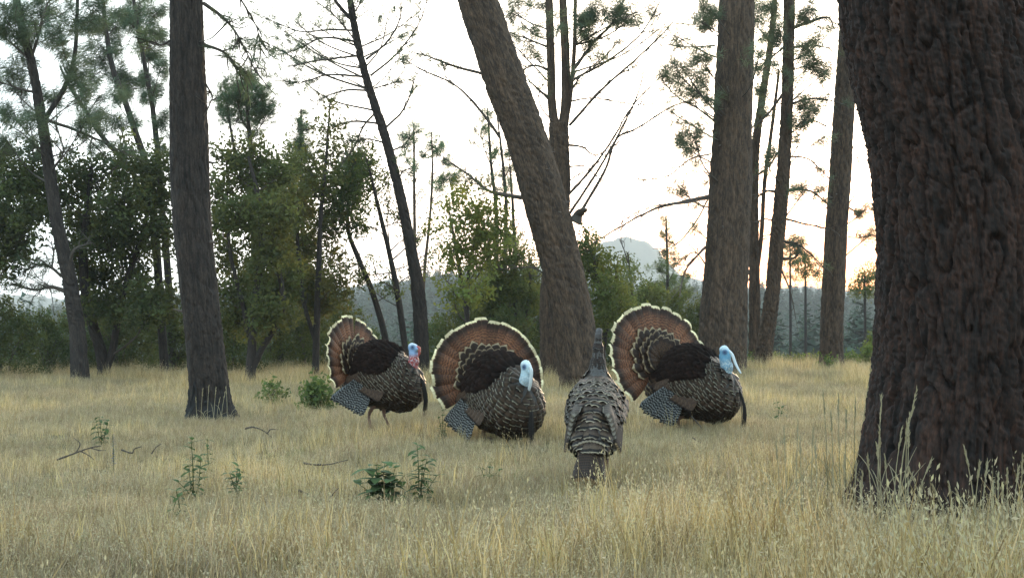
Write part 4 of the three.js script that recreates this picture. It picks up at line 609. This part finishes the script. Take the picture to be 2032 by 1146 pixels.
const FM = {
  ...Object.fromEntries([0, 1, 2, 3].map((q) => [`tail${q}`, fMat((u, v0) => { const v = v0 + [0, 0.008, -0.007, 0.003][q], tn = [1, 0.88, 1.1, 0.95][q]; // chestnut with fine dark bars, black band, cream tip
    let c = mix3([0.49, 0.325, 0.23], [0.30, 0.195, 0.145], clamp(0.5 + 0.55 * Math.sin(v * 120 + 3 * speck(u, v, 4, 8)) + 0.6 * speck(u, v, 9, 30), 0, 1));
    c = mix3(c, [0.55, 0.43, 0.33], 0.8 * smooth(0.76, 0.98, Math.abs(u - 0.5) * 2) * (1 - smooth(0.55, 0.8, v)));
    const w = v + 0.012 * speck(u, v, 9, 3);
    c = mix3(c, [0.26, 0.18, 0.14], smooth(0.76, 0.88, w)); c = mix3(c, [0.19, 0.138, 0.11], smooth(0.86, 0.885, w)); c = mix3(c, [0.34, 0.25, 0.18], smooth(0.926, 0.94, w)); c = mix3(c, [0.91, 0.85, 0.68], smooth(0.946, 0.958, w));
    return mix3(c, [0.5, 0.4, 0.3], 0.35 * shaft(u)).map((x) => x * tn); })])),
  covert: fMat((u, v) => { let c = mix3([0.36, 0.255, 0.19], [0.20, 0.145, 0.115], clamp(0.5 + 0.6 * Math.sin(v * 70) + 0.5 * speck(u, v, 6, 20), 0, 1)); const w = v - 0.10 * (2 * u - 1) ** 2 * -1;
    c = mix3(c, [0.18, 0.13, 0.105], smooth(0.7, 0.76, w)); return mix3(c, [0.62, 0.55, 0.44], smooth(0.90, 0.95, w)); }),
  rump: fMat((u, v) => { let c = mix3([0.32, 0.235, 0.175], [0.19, 0.14, 0.11], clamp(0.5 + speck(u, v, 5, 14), 0, 1)); const w = v + 0.10 * (2 * u - 1) ** 2;
    c = mix3(c, [0.18, 0.135, 0.11], smooth(0.72, 0.78, w)); return mix3(c, [0.50, 0.43, 0.34], smooth(0.90, 0.95, w)); }),
  bronze: fMat((u, v) => { let c = mix3([0.10, 0.075, 0.065], [0.20, 0.145, 0.11], smooth(0.3, 0.7, v + 0.1 * speck(u, v, 4, 6))); const w = v + 0.10 * (2 * u - 1) ** 2;
    c = mix3(c, [0.075, 0.065, 0.065], smooth(0.73, 0.78, w)); return mix3(c, [0.44, 0.42, 0.37], smooth(0.90, 0.955, w)); }, 0.42),
  dark: fMat((u, v) => { let c = mix3([0.11, 0.09, 0.085], [0.17, 0.135, 0.12], smooth(0.3, 0.8, v)); const w = v + 0.10 * (2 * u - 1) ** 2; c = mix3(c, [0.07, 0.06, 0.06], smooth(0.76, 0.82, w)); return mix3(c, [0.27, 0.25, 0.23], smooth(0.93, 0.98, w)); }, 0.42),
  black: fMat((u, v) => mix3([0.085, 0.06, 0.05], [0.15, 0.10, 0.078], smooth(0.55, 1, v + 0.1 * (2 * u - 1) ** 2) * 0.8), 1),
  ...Object.fromEntries([0, 0.33, 0.66].map((ph, i) => [`barred${i}`, fMat((u, v) => { const s = Math.sin((v * 12 + ph + 0.45 * Math.abs(u - 0.5) * 2) * 6.2832 + 2.2 * speck(u + ph, v, 4, 6)); return mix3(mix3([0.10, 0.10, 0.11], [0.50, 0.51, 0.51], smooth(-0.1, 0.6, s)), [0.16, 0.15, 0.15], 0.8 * shaft(u)); }, 0.6)])),
  flank: fMat((u, v) => { const c = mix3([0.25, 0.19, 0.15], [0.33, 0.255, 0.20], clamp(0.5 + speck(u, v, 5, 10), 0, 1)), w = v + 0.10 * (2 * u - 1) ** 2; return mix3(c, [0.15, 0.12, 0.11], smooth(0.86, 0.95, w)); }, 0.5),
  hen: fMat((u, v) => { let c = mix3([0.22, 0.175, 0.15], [0.36, 0.30, 0.255], smooth(0.25, 0.7, v + 0.12 * speck(u, v, 5, 8))); const w = v + 0.10 * (2 * u - 1) ** 2; c = mix3(c, [0.15, 0.13, 0.125], smooth(0.72, 0.80, w)); return mix3(c, [0.58, 0.53, 0.46], smooth(0.91, 0.96, w)); }, 0.5),
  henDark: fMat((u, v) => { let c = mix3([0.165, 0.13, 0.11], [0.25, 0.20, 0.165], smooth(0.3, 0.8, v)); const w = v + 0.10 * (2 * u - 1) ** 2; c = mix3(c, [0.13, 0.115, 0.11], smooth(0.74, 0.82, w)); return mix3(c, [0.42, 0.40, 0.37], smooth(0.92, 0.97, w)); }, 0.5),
  henWing: fMat((u, v) => { let c = mix3([0.25, 0.215, 0.19], [0.33, 0.29, 0.26], clamp(0.5 + 0.5 * Math.sin(v * 60) + 0.4 * speck(u, v, 6, 12), 0, 1)); return mix3(c, [0.52, 0.49, 0.44], smooth(0.86, 0.98, Math.max(Math.abs(u - 0.5) * 2, v * 0.98))); }, 0.55),
  henTail: fMat((u, v) => { const c = mix3([0.24, 0.18, 0.14], [0.15, 0.12, 0.105], clamp(0.5 + 0.6 * Math.sin(v * 90) + 0.5 * speck(u, v, 7, 14), 0, 1)); return mix3(c, [0.55, 0.46, 0.34], smooth(0.94, 0.98, v)); }),
};
FM.black.specularIntensity = 0.25;
for (const k of ['bronze', 'dark']) { FM[k].specularColor = lin(1, 0.72, 0.5); FM[k].specularIntensity = 0.6; FM[k].roughness = 0.4; }
const SCALE = vane(1, 1, { ny: 6, narrow: 0.75, arch: 0.14, curl: -0.10, tip: 0.34, blunt: 0.3 }), TAIL = vane(1, 1, { ny: 12, narrow: 0.22, arch: 0.07, curl: 0.05, tip: 0.07, blunt: 0.55 }), COVERT = vane(1, 1, { ny: 8, narrow: 0.4, arch: 0.08, curl: 0.04, tip: 0.16 }), QUILL = vane(1, 1, { ny: 8, narrow: 0.6, arch: 0.10, curl: -0.06, tip: 0.14 });
const skinMat = new THREE.MeshPhysicalMaterial({ vertexColors: true, roughness: 0.62 });
const eyeMat = new THREE.MeshPhysicalMaterial({ color: lin(0.01, 0.008, 0.006), roughness: 0.15 });
const legMat = new THREE.MeshStandardMaterial({ color: lin(0.20, 0.12, 0.09), roughness: 0.7 });
const hairMat = new THREE.MeshStandardMaterial({ color: lin(0.018, 0.014, 0.012), roughness: 0.8 });
const basis = (y, z) => { const Z = z.clone(), Y = y.clone().addScaledVector(Z, -y.dot(Z)).normalize(), X = new THREE.Vector3().crossVectors(Y, Z); return new THREE.Quaternion().setFromRotationMatrix(new THREE.Matrix4().makeBasis(X, Y, Z)); };
function put(name, geo, mat, parent, p, y, z, L, w) { const m = part(name, geo, mat, parent); m.position.copy(p); m.quaternion.copy(basis(y.clone().normalize(), z.clone().normalize())); m.scale.set(w, L, (w + L) / 2); return m; }
/* contour feathers in staggered rings away from the pole (the neck), each lying back over the next ring */
function plumage(f, centre, pole, rowGap, choose, parent, lift = 0.2) {
  const a = new THREE.Vector3().crossVectors(pole, V(0, 0, 1)).normalize(), b = new THREE.Vector3().crossVectors(pole, a).normalize(), lots = {};
  const cast = (dir) => { let t = 0.02; for (let i = 0; i < 80; i++) { const s = f(centre.x + dir.x * t, centre.y + dir.y * t, centre.z + dir.z * t); if (s > -0.0008) break; t += Math.max(0.0015, -s * 0.8); } return t; };
  let row = 0;
  for (let ph = 0.1; ph < Math.PI - 0.05; row++) {
    const mean = [0, 1.57, 3.14, 4.71].reduce((s, th) => s + cast(pole.clone().multiplyScalar(Math.cos(ph)).addScaledVector(a, Math.sin(ph) * Math.cos(th)).addScaledVector(b, Math.sin(ph) * Math.sin(th))), 0) / 4;
    const n = Math.max(4, Math.round(2 * Math.PI * mean * Math.sin(ph) / (rowGap * 1.15)));
    for (let k = 0; k < n; k++) {
      const th = (k + (row % 2) * 0.5 + rr(-0.13, 0.13)) / n * 2 * Math.PI, q = ph + rr(-0.012, 0.012), dir = pole.clone().multiplyScalar(Math.cos(q)).addScaledVector(a, Math.sin(q) * Math.cos(th)).addScaledVector(b, Math.sin(q) * Math.sin(th));
      const p = centre.clone().addScaledVector(dir, cast(dir)), nn = grad(f, p), c = choose(p, nn, ph); if (!c) continue;
      const [mat, L, w, up = lift, pull] = c, flow = pole.clone().negate(); if (pull) flow.add(pull);
      flow.addScaledVector(nn, -flow.dot(nn)); if (flow.length() < 0.05) flow.copy(V(-1, -0.3, 0)); flow.normalize();
      const l = up + rr(-0.05, 0.05), Y = flow.clone().multiplyScalar(Math.cos(l)).addScaledVector(nn, Math.sin(l)).addScaledVector(new THREE.Vector3().crossVectors(flow, nn), rr(-0.18, 0.18)).normalize(), Z = nn.clone().multiplyScalar(Math.cos(l)).addScaledVector(flow, -Math.sin(l));
      const s = rr(0.9, 1.12); (lots[mat] ??= [[], []])[0].push(xform(p, basis(Y, Z.normalize()), V(w * s, L * s, (w + L) / 2 * s))); const v = rr(0.62, 1.28); lots[mat][1].push(lin(v, v * rr(0.96, 1.03), v * rr(0.94, 1.06)));
    }
    ph += rowGap / mean;
  }
  return lots;
}
const PLUMES = { bronze: 'breast_plumage', dark: 'belly_plumage', black: 'cape_plumage', rump: 'rump_plumage', flank: 'flank_plumage', hen: 'back_plumage', henDark: 'side_plumage' };
function legs(g, hipX, hipY, w, stepL, stepR, floor = 0) {
  for (const [s, st] of [[-1, stepL], [1, stepR]]) {
    const hip = V(hipX, hipY, s * w), hock = V(hipX - 0.035 + st * 0.5, lerp(floor, hipY, 0.6), s * w), foot = V(hipX + st, floor + 0.012, s * w), geos = [tube([hip, hock, foot], [0.024, 0.0125, 0.009], 8, 14)];
    for (const a of [-0.5, 0, 0.5, Math.PI]) { const l = a === Math.PI ? 0.035 : 0.075, e = foot.clone().add(V(Math.cos(a) * l, -0.008, Math.sin(a) * l)); geos.push(tube([foot, foot.clone().lerp(e, 0.5).add(V(0, 0.008, 0)), e], [0.008, 0.007, 0.003], 6, 5)); }
    part('leg', mergeGeometries(geos), legMat, g);
  }
}
function headField(H, hf, neck, o) { // H: skull, hf: where it looks; neck: points down to the body
  const hs = o.scale ?? 1, at = (f, u, s = 0) => { f *= hs; u *= hs; s *= hs; const up = V(0, 1, 0).addScaledVector(hf, -hf.y).normalize(), sd = new THREE.Vector3().crossVectors(hf, up); return [H.x + hf.x * f + up.x * u + sd.x * s, H.y + hf.y * f + up.y * u + sd.y * s, H.z + hf.z * f + up.z * u + sd.z * s]; };
  const L = [cone(at(-0.012, 0.004), at(0.012, 0.002), 0.032 * hs, 0.028 * hs), cone(at(0.01, 0), at(0.045, -0.008), 0.024 * hs, 0.014 * hs), cone(at(0.04, -0.004), at(0.082, -0.022), 0.012 * hs, 0.0025)];
  for (let i = 0; i < neck.length - 1; i++) L.push(cone(neck[i], neck[i + 1], neck[i][3], neck[i + 1][3]));
  for (const [a, b, ra, rb] of o.flesh ?? []) L.push(cone(at(...a), at(...b), ra, rb));
  const f0 = join(L, 0.012); return [(x, y, z) => f0(x, y, z) + 0.0022 * n3(x * 75, y * 75, z * 75), at];
}
function tom(o) {
  reseed(o.seed); const foot = onGround(o.px, o.d), g = base('turkey', foot, o.label, 'turkey', 'displaying tom turkeys'); g.rotation.y = (o.face - 90) * D2R; g.scale.setScalar(o.size ?? 1); const drop = o.drop ?? 0; g.position.y -= drop * (o.size ?? 1);
  const H = V(...o.head), hf = V(...o.look).normalize(), neck = [[0.19, 0.42, 0, 0.08], [0.25, 0.46, H.z * 0.3, 0.055], [lerp(0.27, H.x, 0.5) + 0.012, lerp(0.46, H.y, 0.45), H.z * 0.7, 0.038], [H.x - hf.x * 0.006, H.y - 0.012, H.z, 0.028]];
  const body = join([ell([0.03, 0.40, 0], [0.29, 0.22, 0.205]), ell([0.0, 0.50, 0], [0.20, 0.175, 0.17]), ell([0.18, 0.345, 0], [0.175, 0.185, 0.185]), ell([-0.19, 0.43, 0], [0.14, 0.13, 0.13]), cone(neck[0], neck[1], neck[0][3], neck[1][3])], 0.05);
  const [head, at] = headField(H, hf, neck, o), crown = o.crown, skin = o.skin, pale = o.pale;
  const ground = [0.02, 0.016, 0.014];
  const bodyGeo = nets(body, [-0.38, 0.14, -0.26], [0.42, 0.74, 0.26], 0.0135, () => ground);
  const lo = [Math.min(H.x, 0.16) - 0.09, 0.32, Math.min(H.z, 0) - 0.11], hi = [Math.max(H.x, 0.3) + 0.13, H.y + 0.07, Math.max(H.z, 0) + 0.11];
  const beak = V(...at(0.075, -0.018)), skull = V(...at(-0.002, 0.01)), eyes = [V(...at(0.014, 0.006, 0.024)), V(...at(0.014, 0.006, -0.024))];
  const headGeo = nets(head, lo, hi, 0.0045, (p) => {
    const t = p.distanceTo(H), n = 0.5 + 0.5 * n3(p.x * 60, p.y * 60, p.z * 60), ey = Math.min(...eyes.map((e) => e.distanceTo(p)));
    if (p.distanceTo(beak) < 0.028 && !o.snoodOver) return [0.30, 0.24, 0.17];
    if (p.y < 0.50 && t > 0.09 && p.x < H.x - 0.03) return ground;
    const n2 = 0.5 + 0.5 * n3(p.x * 130 + 5, p.y * 130, p.z * 130); let c = mix3(skin, pale, smooth(0.4, 0.75, n) * 0.7).map((x) => x * lerp(0.6, 1.1, n2));
    const k = smooth(0.085, 0.05, t); c = mix3(c, mix3(crown, pale, clamp(smooth(-0.005, 0.03, p.y - H.y) * 0.8 + 0.5 * (n2 - 0.4), 0, 1)), k);
    return mix3([0.05, 0.10, 0.20], c, smooth(0.010, 0.026, ey));
  });
  part('body', mergeGeometries([bodyGeo, headGeo]), skinMat, g);
  eyes.forEach((e) => part('eye', new THREE.SphereGeometry(0.0062, 10, 8), eyeMat, g).position.copy(e));
  if (o.snood) part('snood', tube(o.snood.map((q) => V(...at(...q))), o.snood.map((_, i) => [0.008, 0.0105, 0.010, 0.006][i]), 8, 12), new THREE.MeshPhysicalMaterial({ color: lin(...o.snoodColour), roughness: 0.6 }), g);
  const lots = plumage(body, V(0.03, 0.42, 0), V(0.78, 0.62, 0).normalize(), 0.026, (p, n) => {
    if (p.distanceTo(V(0.265, 0.49, 0)) < 0.045) return null;
    if (p.y > 0.50 && p.x < 0.2 && p.x > -0.2) return ['black', 0.085, 0.06, 0.42];
    if (p.x < -0.17 && p.y > 0.36) return ['rump', 0.085, 0.06, 0.35];
    if (p.x < -0.12) return ['flank', 0.08, 0.06, 0.2];
    if (p.y < 0.29 + 0.03 * n3(p.x * 9, p.y * 9, p.z * 9)) return ['dark', 0.062, 0.05, 0.2];
    return ['bronze', 0.064, 0.056, 0.22, V(-0.2, -0.3, 0)];
  }, g);
  for (const k in lots) copies(PLUMES[k], SCALE, FM[k], lots[k][0], lots[k][1], g);
  // the spread tail: rectrices behind, two tiers of coverts before them
  const fan = new THREE.Group(); fan.name = 'tail_fan'; g.add(fan); fan.position.set(...(o.hub ?? [-0.20, 0.50, 0]));
  const fy = (o.fanTurn ?? 0) * D2R, tl = (o.fanTilt ?? 18) * D2R, nf = V(Math.cos(fy) * Math.cos(tl), Math.sin(tl), -Math.sin(fy) * Math.cos(tl)), sd = new THREE.Vector3().crossVectors(nf, UP).normalize(), fu = new THREE.Vector3().crossVectors(sd, nf);
  const [a0, a1] = o.spread ?? [-108, 108], R = o.fanR ?? 0.42;
  const tier = (name, geo, mat, n, R0, w, off, dish, lo2, hi2) => {
    for (let k = 0; k < n; k++) {
      const al = lerp(lo2, hi2, (k + 0.5) / n) * D2R + rr(-0.022, 0.022), dir = fu.clone().multiplyScalar(Math.cos(al)).addScaledVector(sd, Math.sin(al)), y = dir.clone().multiplyScalar(Math.cos(dish)).addScaledVector(nf, Math.sin(dish));
      put(name, geo, Array.isArray(mat) ? mat[Math.floor(rnd() * mat.length)] : mat, fan, nf.clone().multiplyScalar(off + 0.0035 * (k % 2) + rr(-0.001, 0.001)).addScaledVector(dir, 0.01), y, nf.clone().multiplyScalar(Math.cos(dish)).addScaledVector(dir, -Math.sin(dish)).addScaledVector(new THREE.Vector3().crossVectors(dir, nf), 0.10 + rr(-0.12, 0.12)), R0 * rr(0.96, 1.02) * (name === 'tail_covert' ? rr(0.9, 1.08) : 1), w * rr(0.9, 1.08));
    }
  };
  tier('tail_feather', TAIL, [FM.tail0, FM.tail1, FM.tail2, FM.tail3], 18, R, R * (a1 - a0) * D2R / 18 * 1.22, 0, 0.03, a0, a1);
  tier('tail_covert', COVERT, FM.covert, 15, R * 0.60, R * 0.165, 0.014, 0.08, a0 * 0.92, a1 * 0.92);
  tier('tail_covert', COVERT, FM.rump, 13, R * 0.47, R * 0.15, 0.026, 0.16, a0 * 0.9, a1 * 0.9);
  tier('tail_covert', COVERT, FM.rump, 11, R * 0.38, R * 0.15, 0.038, 0.26, a0 * 0.9, a1 * 0.9);
  // drooped wings
  for (const s of [-1, 1]) {
    const wing = new THREE.Group(); wing.name = 'wing'; g.add(wing);
    for (let k = 0; k < 11; k++) { const t = k / 10; put('wing_feather', QUILL, FM[`barred${(k * 2) % 3}`], wing, V(lerp(0.03, -0.10, t), lerp(0.33, 0.40, t), s * lerp(0.195, 0.185, t) + s * 0.004 * k), V(lerp(-0.42, -0.86, t), lerp(-0.9, -0.62, t), s * 0.05), V(-0.05, 0.16, s), lerp(0.22, 0.255, t) * rr(0.95, 1.05), 0.056); }
    for (let k = 0; k < 9; k++) { const t = k / 8; put('wing_covert', COVERT, FM.flank, wing, V(lerp(0.16, -0.06, t), lerp(0.375, 0.47, t), s * (0.192 - 0.02 * t + 0.003 * k)), V(lerp(-0.62, -0.85, t), lerp(-0.78, -0.55, t), s * 0.16), V(-0.08, 0.25, s), 0.165, 0.075); }
    for (let k = 0; k < 8; k++) { const t = k / 7; put('wing_covert', COVERT, FM.bronze, wing, V(lerp(0.19, -0.02, t), lerp(0.42, 0.50, t), s * (0.186 - 0.02 * t + 0.003 * k)), V(lerp(-0.6, -0.8, t), lerp(-0.8, -0.6, t), s * 0.14), V(-0.1, 0.3, s), 0.10, 0.062); }
  }
  { const [bx, by, bl, fwd] = o.beard ?? [0.345, 0.40, 0.27, 0.03], geos = []; for (let i = 0; i < 26; i++) { const a = rr(0, 6.28), q = 0.007 * Math.sqrt(rnd()), e = 0.011 * rnd(), l = bl * rr(0.8, 1); geos.push(tube([V(bx - 0.04, by + 0.03, 0), V(bx + Math.cos(a) * q, by, Math.sin(a) * q), V(bx + fwd + Math.cos(a) * (q + e), by - l * 0.5, Math.sin(a) * (q + e)), V(bx + fwd * 0.8 + Math.cos(a) * (q + e), by - l, Math.sin(a) * (q + e))], [0.004, 0.003, 0.0028, 0.0012], 4, 8)); } part('beard', mergeGeometries(geos), hairMat, g); }
  legs(g, 0.0, 0.22, 0.075, o.step?.[0] ?? 0.03, o.step?.[1] ?? -0.06, drop);
  return g;
}
tom({ seed: 701, px: 755, d: 9.75, face: 67, size: 1.02, label: 'displaying tom turkey with red neck, seen side-on', head: [0.285, 0.645, 0.0], look: [1, -0.12, 0.25], fanTurn: -4, fanTilt: 14, fanR: 0.40, hub: [-0.21, 0.49, 0], spread: [-112, 112],
  crown: [0.22, 0.36, 0.58], skin: [0.42, 0.055, 0.045], pale: [0.58, 0.62, 0.68], flesh: [[[0.015, -0.03], [0.03, -0.15], 0.022, 0.026], [[0.02, -0.06], [0.0, -0.12], 0.024, 0.028]], snood: [[0.035, 0.012], [0.06, 0.006], [0.066, -0.03], [0.06, -0.055]], snoodColour: [0.45, 0.10, 0.09], step: [0.05, -0.04], beard: [0.355, 0.41, 0.29, 0.035] });
tom({ seed: 702, px: 990, d: 8.95, face: 34, size: 1.13, drop: 0.135, label: 'displaying tom turkey with pale head, fan spread full to the front', head: [0.295, 0.61, -0.01], look: [0.85, -0.5, 0.06], fanTurn: -18, fanTilt: 12, fanR: 0.375, hub: [-0.17, 0.535, -0.02], spread: [-106, 124],
  crown: [0.42, 0.56, 0.62], skin: [0.40, 0.52, 0.58], pale: [0.66, 0.72, 0.73], snoodOver: true, flesh: [[[0.03, -0.02], [0.075, -0.13], 0.018, 0.013], [[0.01, -0.05], [0.06, -0.17], 0.02, 0.014], [[0.06, -0.17], [0.07, -0.20], 0.014, 0.012]], snood: [[0.03, 0.024], [0.062, 0.012], [0.095, -0.08], [0.09, -0.20]], snoodColour: [0.62, 0.68, 0.70], beard: [0.35, 0.37, 0.25, 0.01] });
tom({ seed: 703, px: 1372, d: 9.6, face: 56, size: 1.1, drop: 0.10, label: 'displaying tom turkey with lowered blue head beside the broad trunk', head: [0.27, 0.65, 0.03], look: [0.75, -0.62, 0.1], fanTurn: -24, fanTilt: 20, fanR: 0.44, hub: [-0.25, 0.565, 0.0], spread: [-92, 132],
  crown: [0.12, 0.34, 0.52], skin: [0.20, 0.36, 0.48], pale: [0.62, 0.70, 0.72], snoodOver: true, flesh: [[[0.03, -0.015], [0.09, -0.06], 0.018, 0.013], [[0.0, -0.04], [0.06, -0.10], 0.02, 0.016]], snood: [[0.02, 0.026], [0.06, 0.02], [0.12, -0.012], [0.19, -0.035]], snoodColour: [0.62, 0.68, 0.70], beard: [0.36, 0.38, 0.26, 0.035] });

{ // the hen, seen from behind
  reseed(711); const foot = onGround(1181, 6.5), g = base('turkey', foot, 'grey-brown hen turkey seen from behind, neck upright', 'turkey'); g.rotation.y = (180 - 90 - 8) * D2R;
  const tl = 0.44, body = join([ell([-0.02, 0.355, 0], [0.27, 0.165, 0.142], tl), ell([0.11, 0.43, 0], [0.13, 0.12, 0.125]), ell([-0.21, 0.25, 0], [0.12, 0.095, 0.11], 0.5), cone([0.14, 0.46, 0], [0.195, 0.57, 0], 0.088, 0.052)], 0.05);
  const neck = [[0.16, 0.51, 0, 0.085], [0.195, 0.575, 0, 0.053], [0.207, 0.63, 0, 0.037], [0.222, 0.71, 0, 0.025], [0.232, 0.775, 0.002, 0.017], [0.236, 0.80, 0.004, 0.014]], H = V(0.242, 0.80, 0.006), hf = V(0.97, -0.1, 0.2).normalize(), [head, at] = headField(H, hf, neck, { scale: 0.5 });
  const dk = [0.055, 0.047, 0.042];
  const small = join([head], 0.01), bodyGeo = nets(body, [-0.42, 0.08, -0.22], [0.32, 0.66, 0.22], 0.0125, () => dk), headGeo = nets(small, [0.06, 0.40, -0.1], [0.36, 0.84, 0.1], 0.0055, (p) => p.y > 0.785 ? mix3([0.10, 0.095, 0.10], [0.06, 0.05, 0.045], 0.5 + 0.5 * n3(p.x * 50, p.y * 50, p.z * 50)) : dk);
  part('body', mergeGeometries([bodyGeo, headGeo]), skinMat, g);
  for (const s of [-1, 1]) part('eye', new THREE.SphereGeometry(0.005, 8, 6), eyeMat, g).position.set(...at(0.014, 0.006, 0.024 * s));
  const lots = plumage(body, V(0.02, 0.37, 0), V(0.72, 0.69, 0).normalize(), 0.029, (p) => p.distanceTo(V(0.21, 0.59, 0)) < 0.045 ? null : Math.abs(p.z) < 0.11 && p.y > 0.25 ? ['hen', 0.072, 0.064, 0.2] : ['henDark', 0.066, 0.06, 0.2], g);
  for (const k in lots) copies(PLUMES[k], SCALE, FM[k], lots[k][0], lots[k][1], g);
  const nk = plumage(join([cone([0.16, 0.51, 0], [0.195, 0.575, 0], 0.085, 0.053), cone([0.195, 0.575, 0], [0.207, 0.63, 0], 0.053, 0.037), cone([0.207, 0.63, 0], [0.222, 0.71, 0], 0.037, 0.025), cone([0.222, 0.71, 0], [0.232, 0.785, 0], 0.025, 0.015)], 0.02), V(0.207, 0.63, 0), V(0.15, 0.98, 0).normalize(), 0.016, (p) => p.y < 0.54 ? null : ['henDark', 0.032, 0.024, 0.07], g);
  for (const k in nk) copies('neck_plumage', SCALE, FM[k], nk[k][0], nk[k][1], g);
  for (const s of [-1, 1]) { // folded wings: covert rows over the flight feathers
    const wing = new THREE.Group(); wing.name = 'wing'; g.add(wing);
    for (let k = 0; k < 9; k++) { const t = k / 8; put('wing_feather', QUILL, FM.henWing, wing, V(lerp(0.02, -0.06, t), lerp(0.37, 0.47, t), s * lerp(0.155, 0.078, t)), V(-0.85, lerp(-0.52, -0.46, t), s * lerp(0.0, -0.02, t)), V(-0.25, lerp(0.25, 0.85, t), s * lerp(1, 0.5, t)), lerp(0.31, 0.25, t), 0.06); }
    for (let r = 0; r < 3; r++) for (let k = 0; k < 7; k++) { const t = k / 6; put('wing_covert', COVERT, r === 2 ? FM.henDark : FM.hen, wing, V(lerp(0.05, 0.0, t) + 0.055 * r, lerp(0.39, 0.505, t) + 0.02 * r, s * (lerp(0.16, 0.078, t) + 0.004 * r)), V(-0.82, -0.46, -s * 0.05), V(-0.2, lerp(0.3, 0.9, t), s * lerp(1, 0.5, t)), 0.115 - 0.012 * r, 0.06); }
    for (let k = 0; k < 5; k++) put('wing_feather', QUILL, FM.henTail, wing, V(-0.04 - 0.015 * k, 0.30 + 0.012 * k, s * (0.148 - 0.004 * k)), V(-0.8, -0.55, -s * 0.12), V(-0.1, 0.2, s), 0.21, 0.035);
  }
  const tail = new THREE.Group(); tail.name = 'tail'; g.add(tail);
  for (let k = 0; k < 12; k++) { const u = (k - 5.5) / 5.5; put('tail_feather', QUILL, FM.henTail, tail, V(-0.26, 0.255 - 0.012 * Math.abs(u) - 0.002 * k, u * 0.045), V(-0.82, -0.5, u * 0.10), V(-0.5, 0.86, u * 0.35), 0.29, 0.05); }
  for (let k = 0; k < 9; k++) { const u = (k - 4) / 4; put('tail_covert', COVERT, FM.hen, tail, V(-0.20, 0.32 - 0.02 * u * u, u * 0.07), V(-0.8, -0.52, -u * 0.05), V(-0.45, 0.88, u * 0.4), 0.15, 0.06); }
  legs(g, -0.02, 0.21, 0.06, 0.04, -0.03);
}
renderer.render(scene, camera);
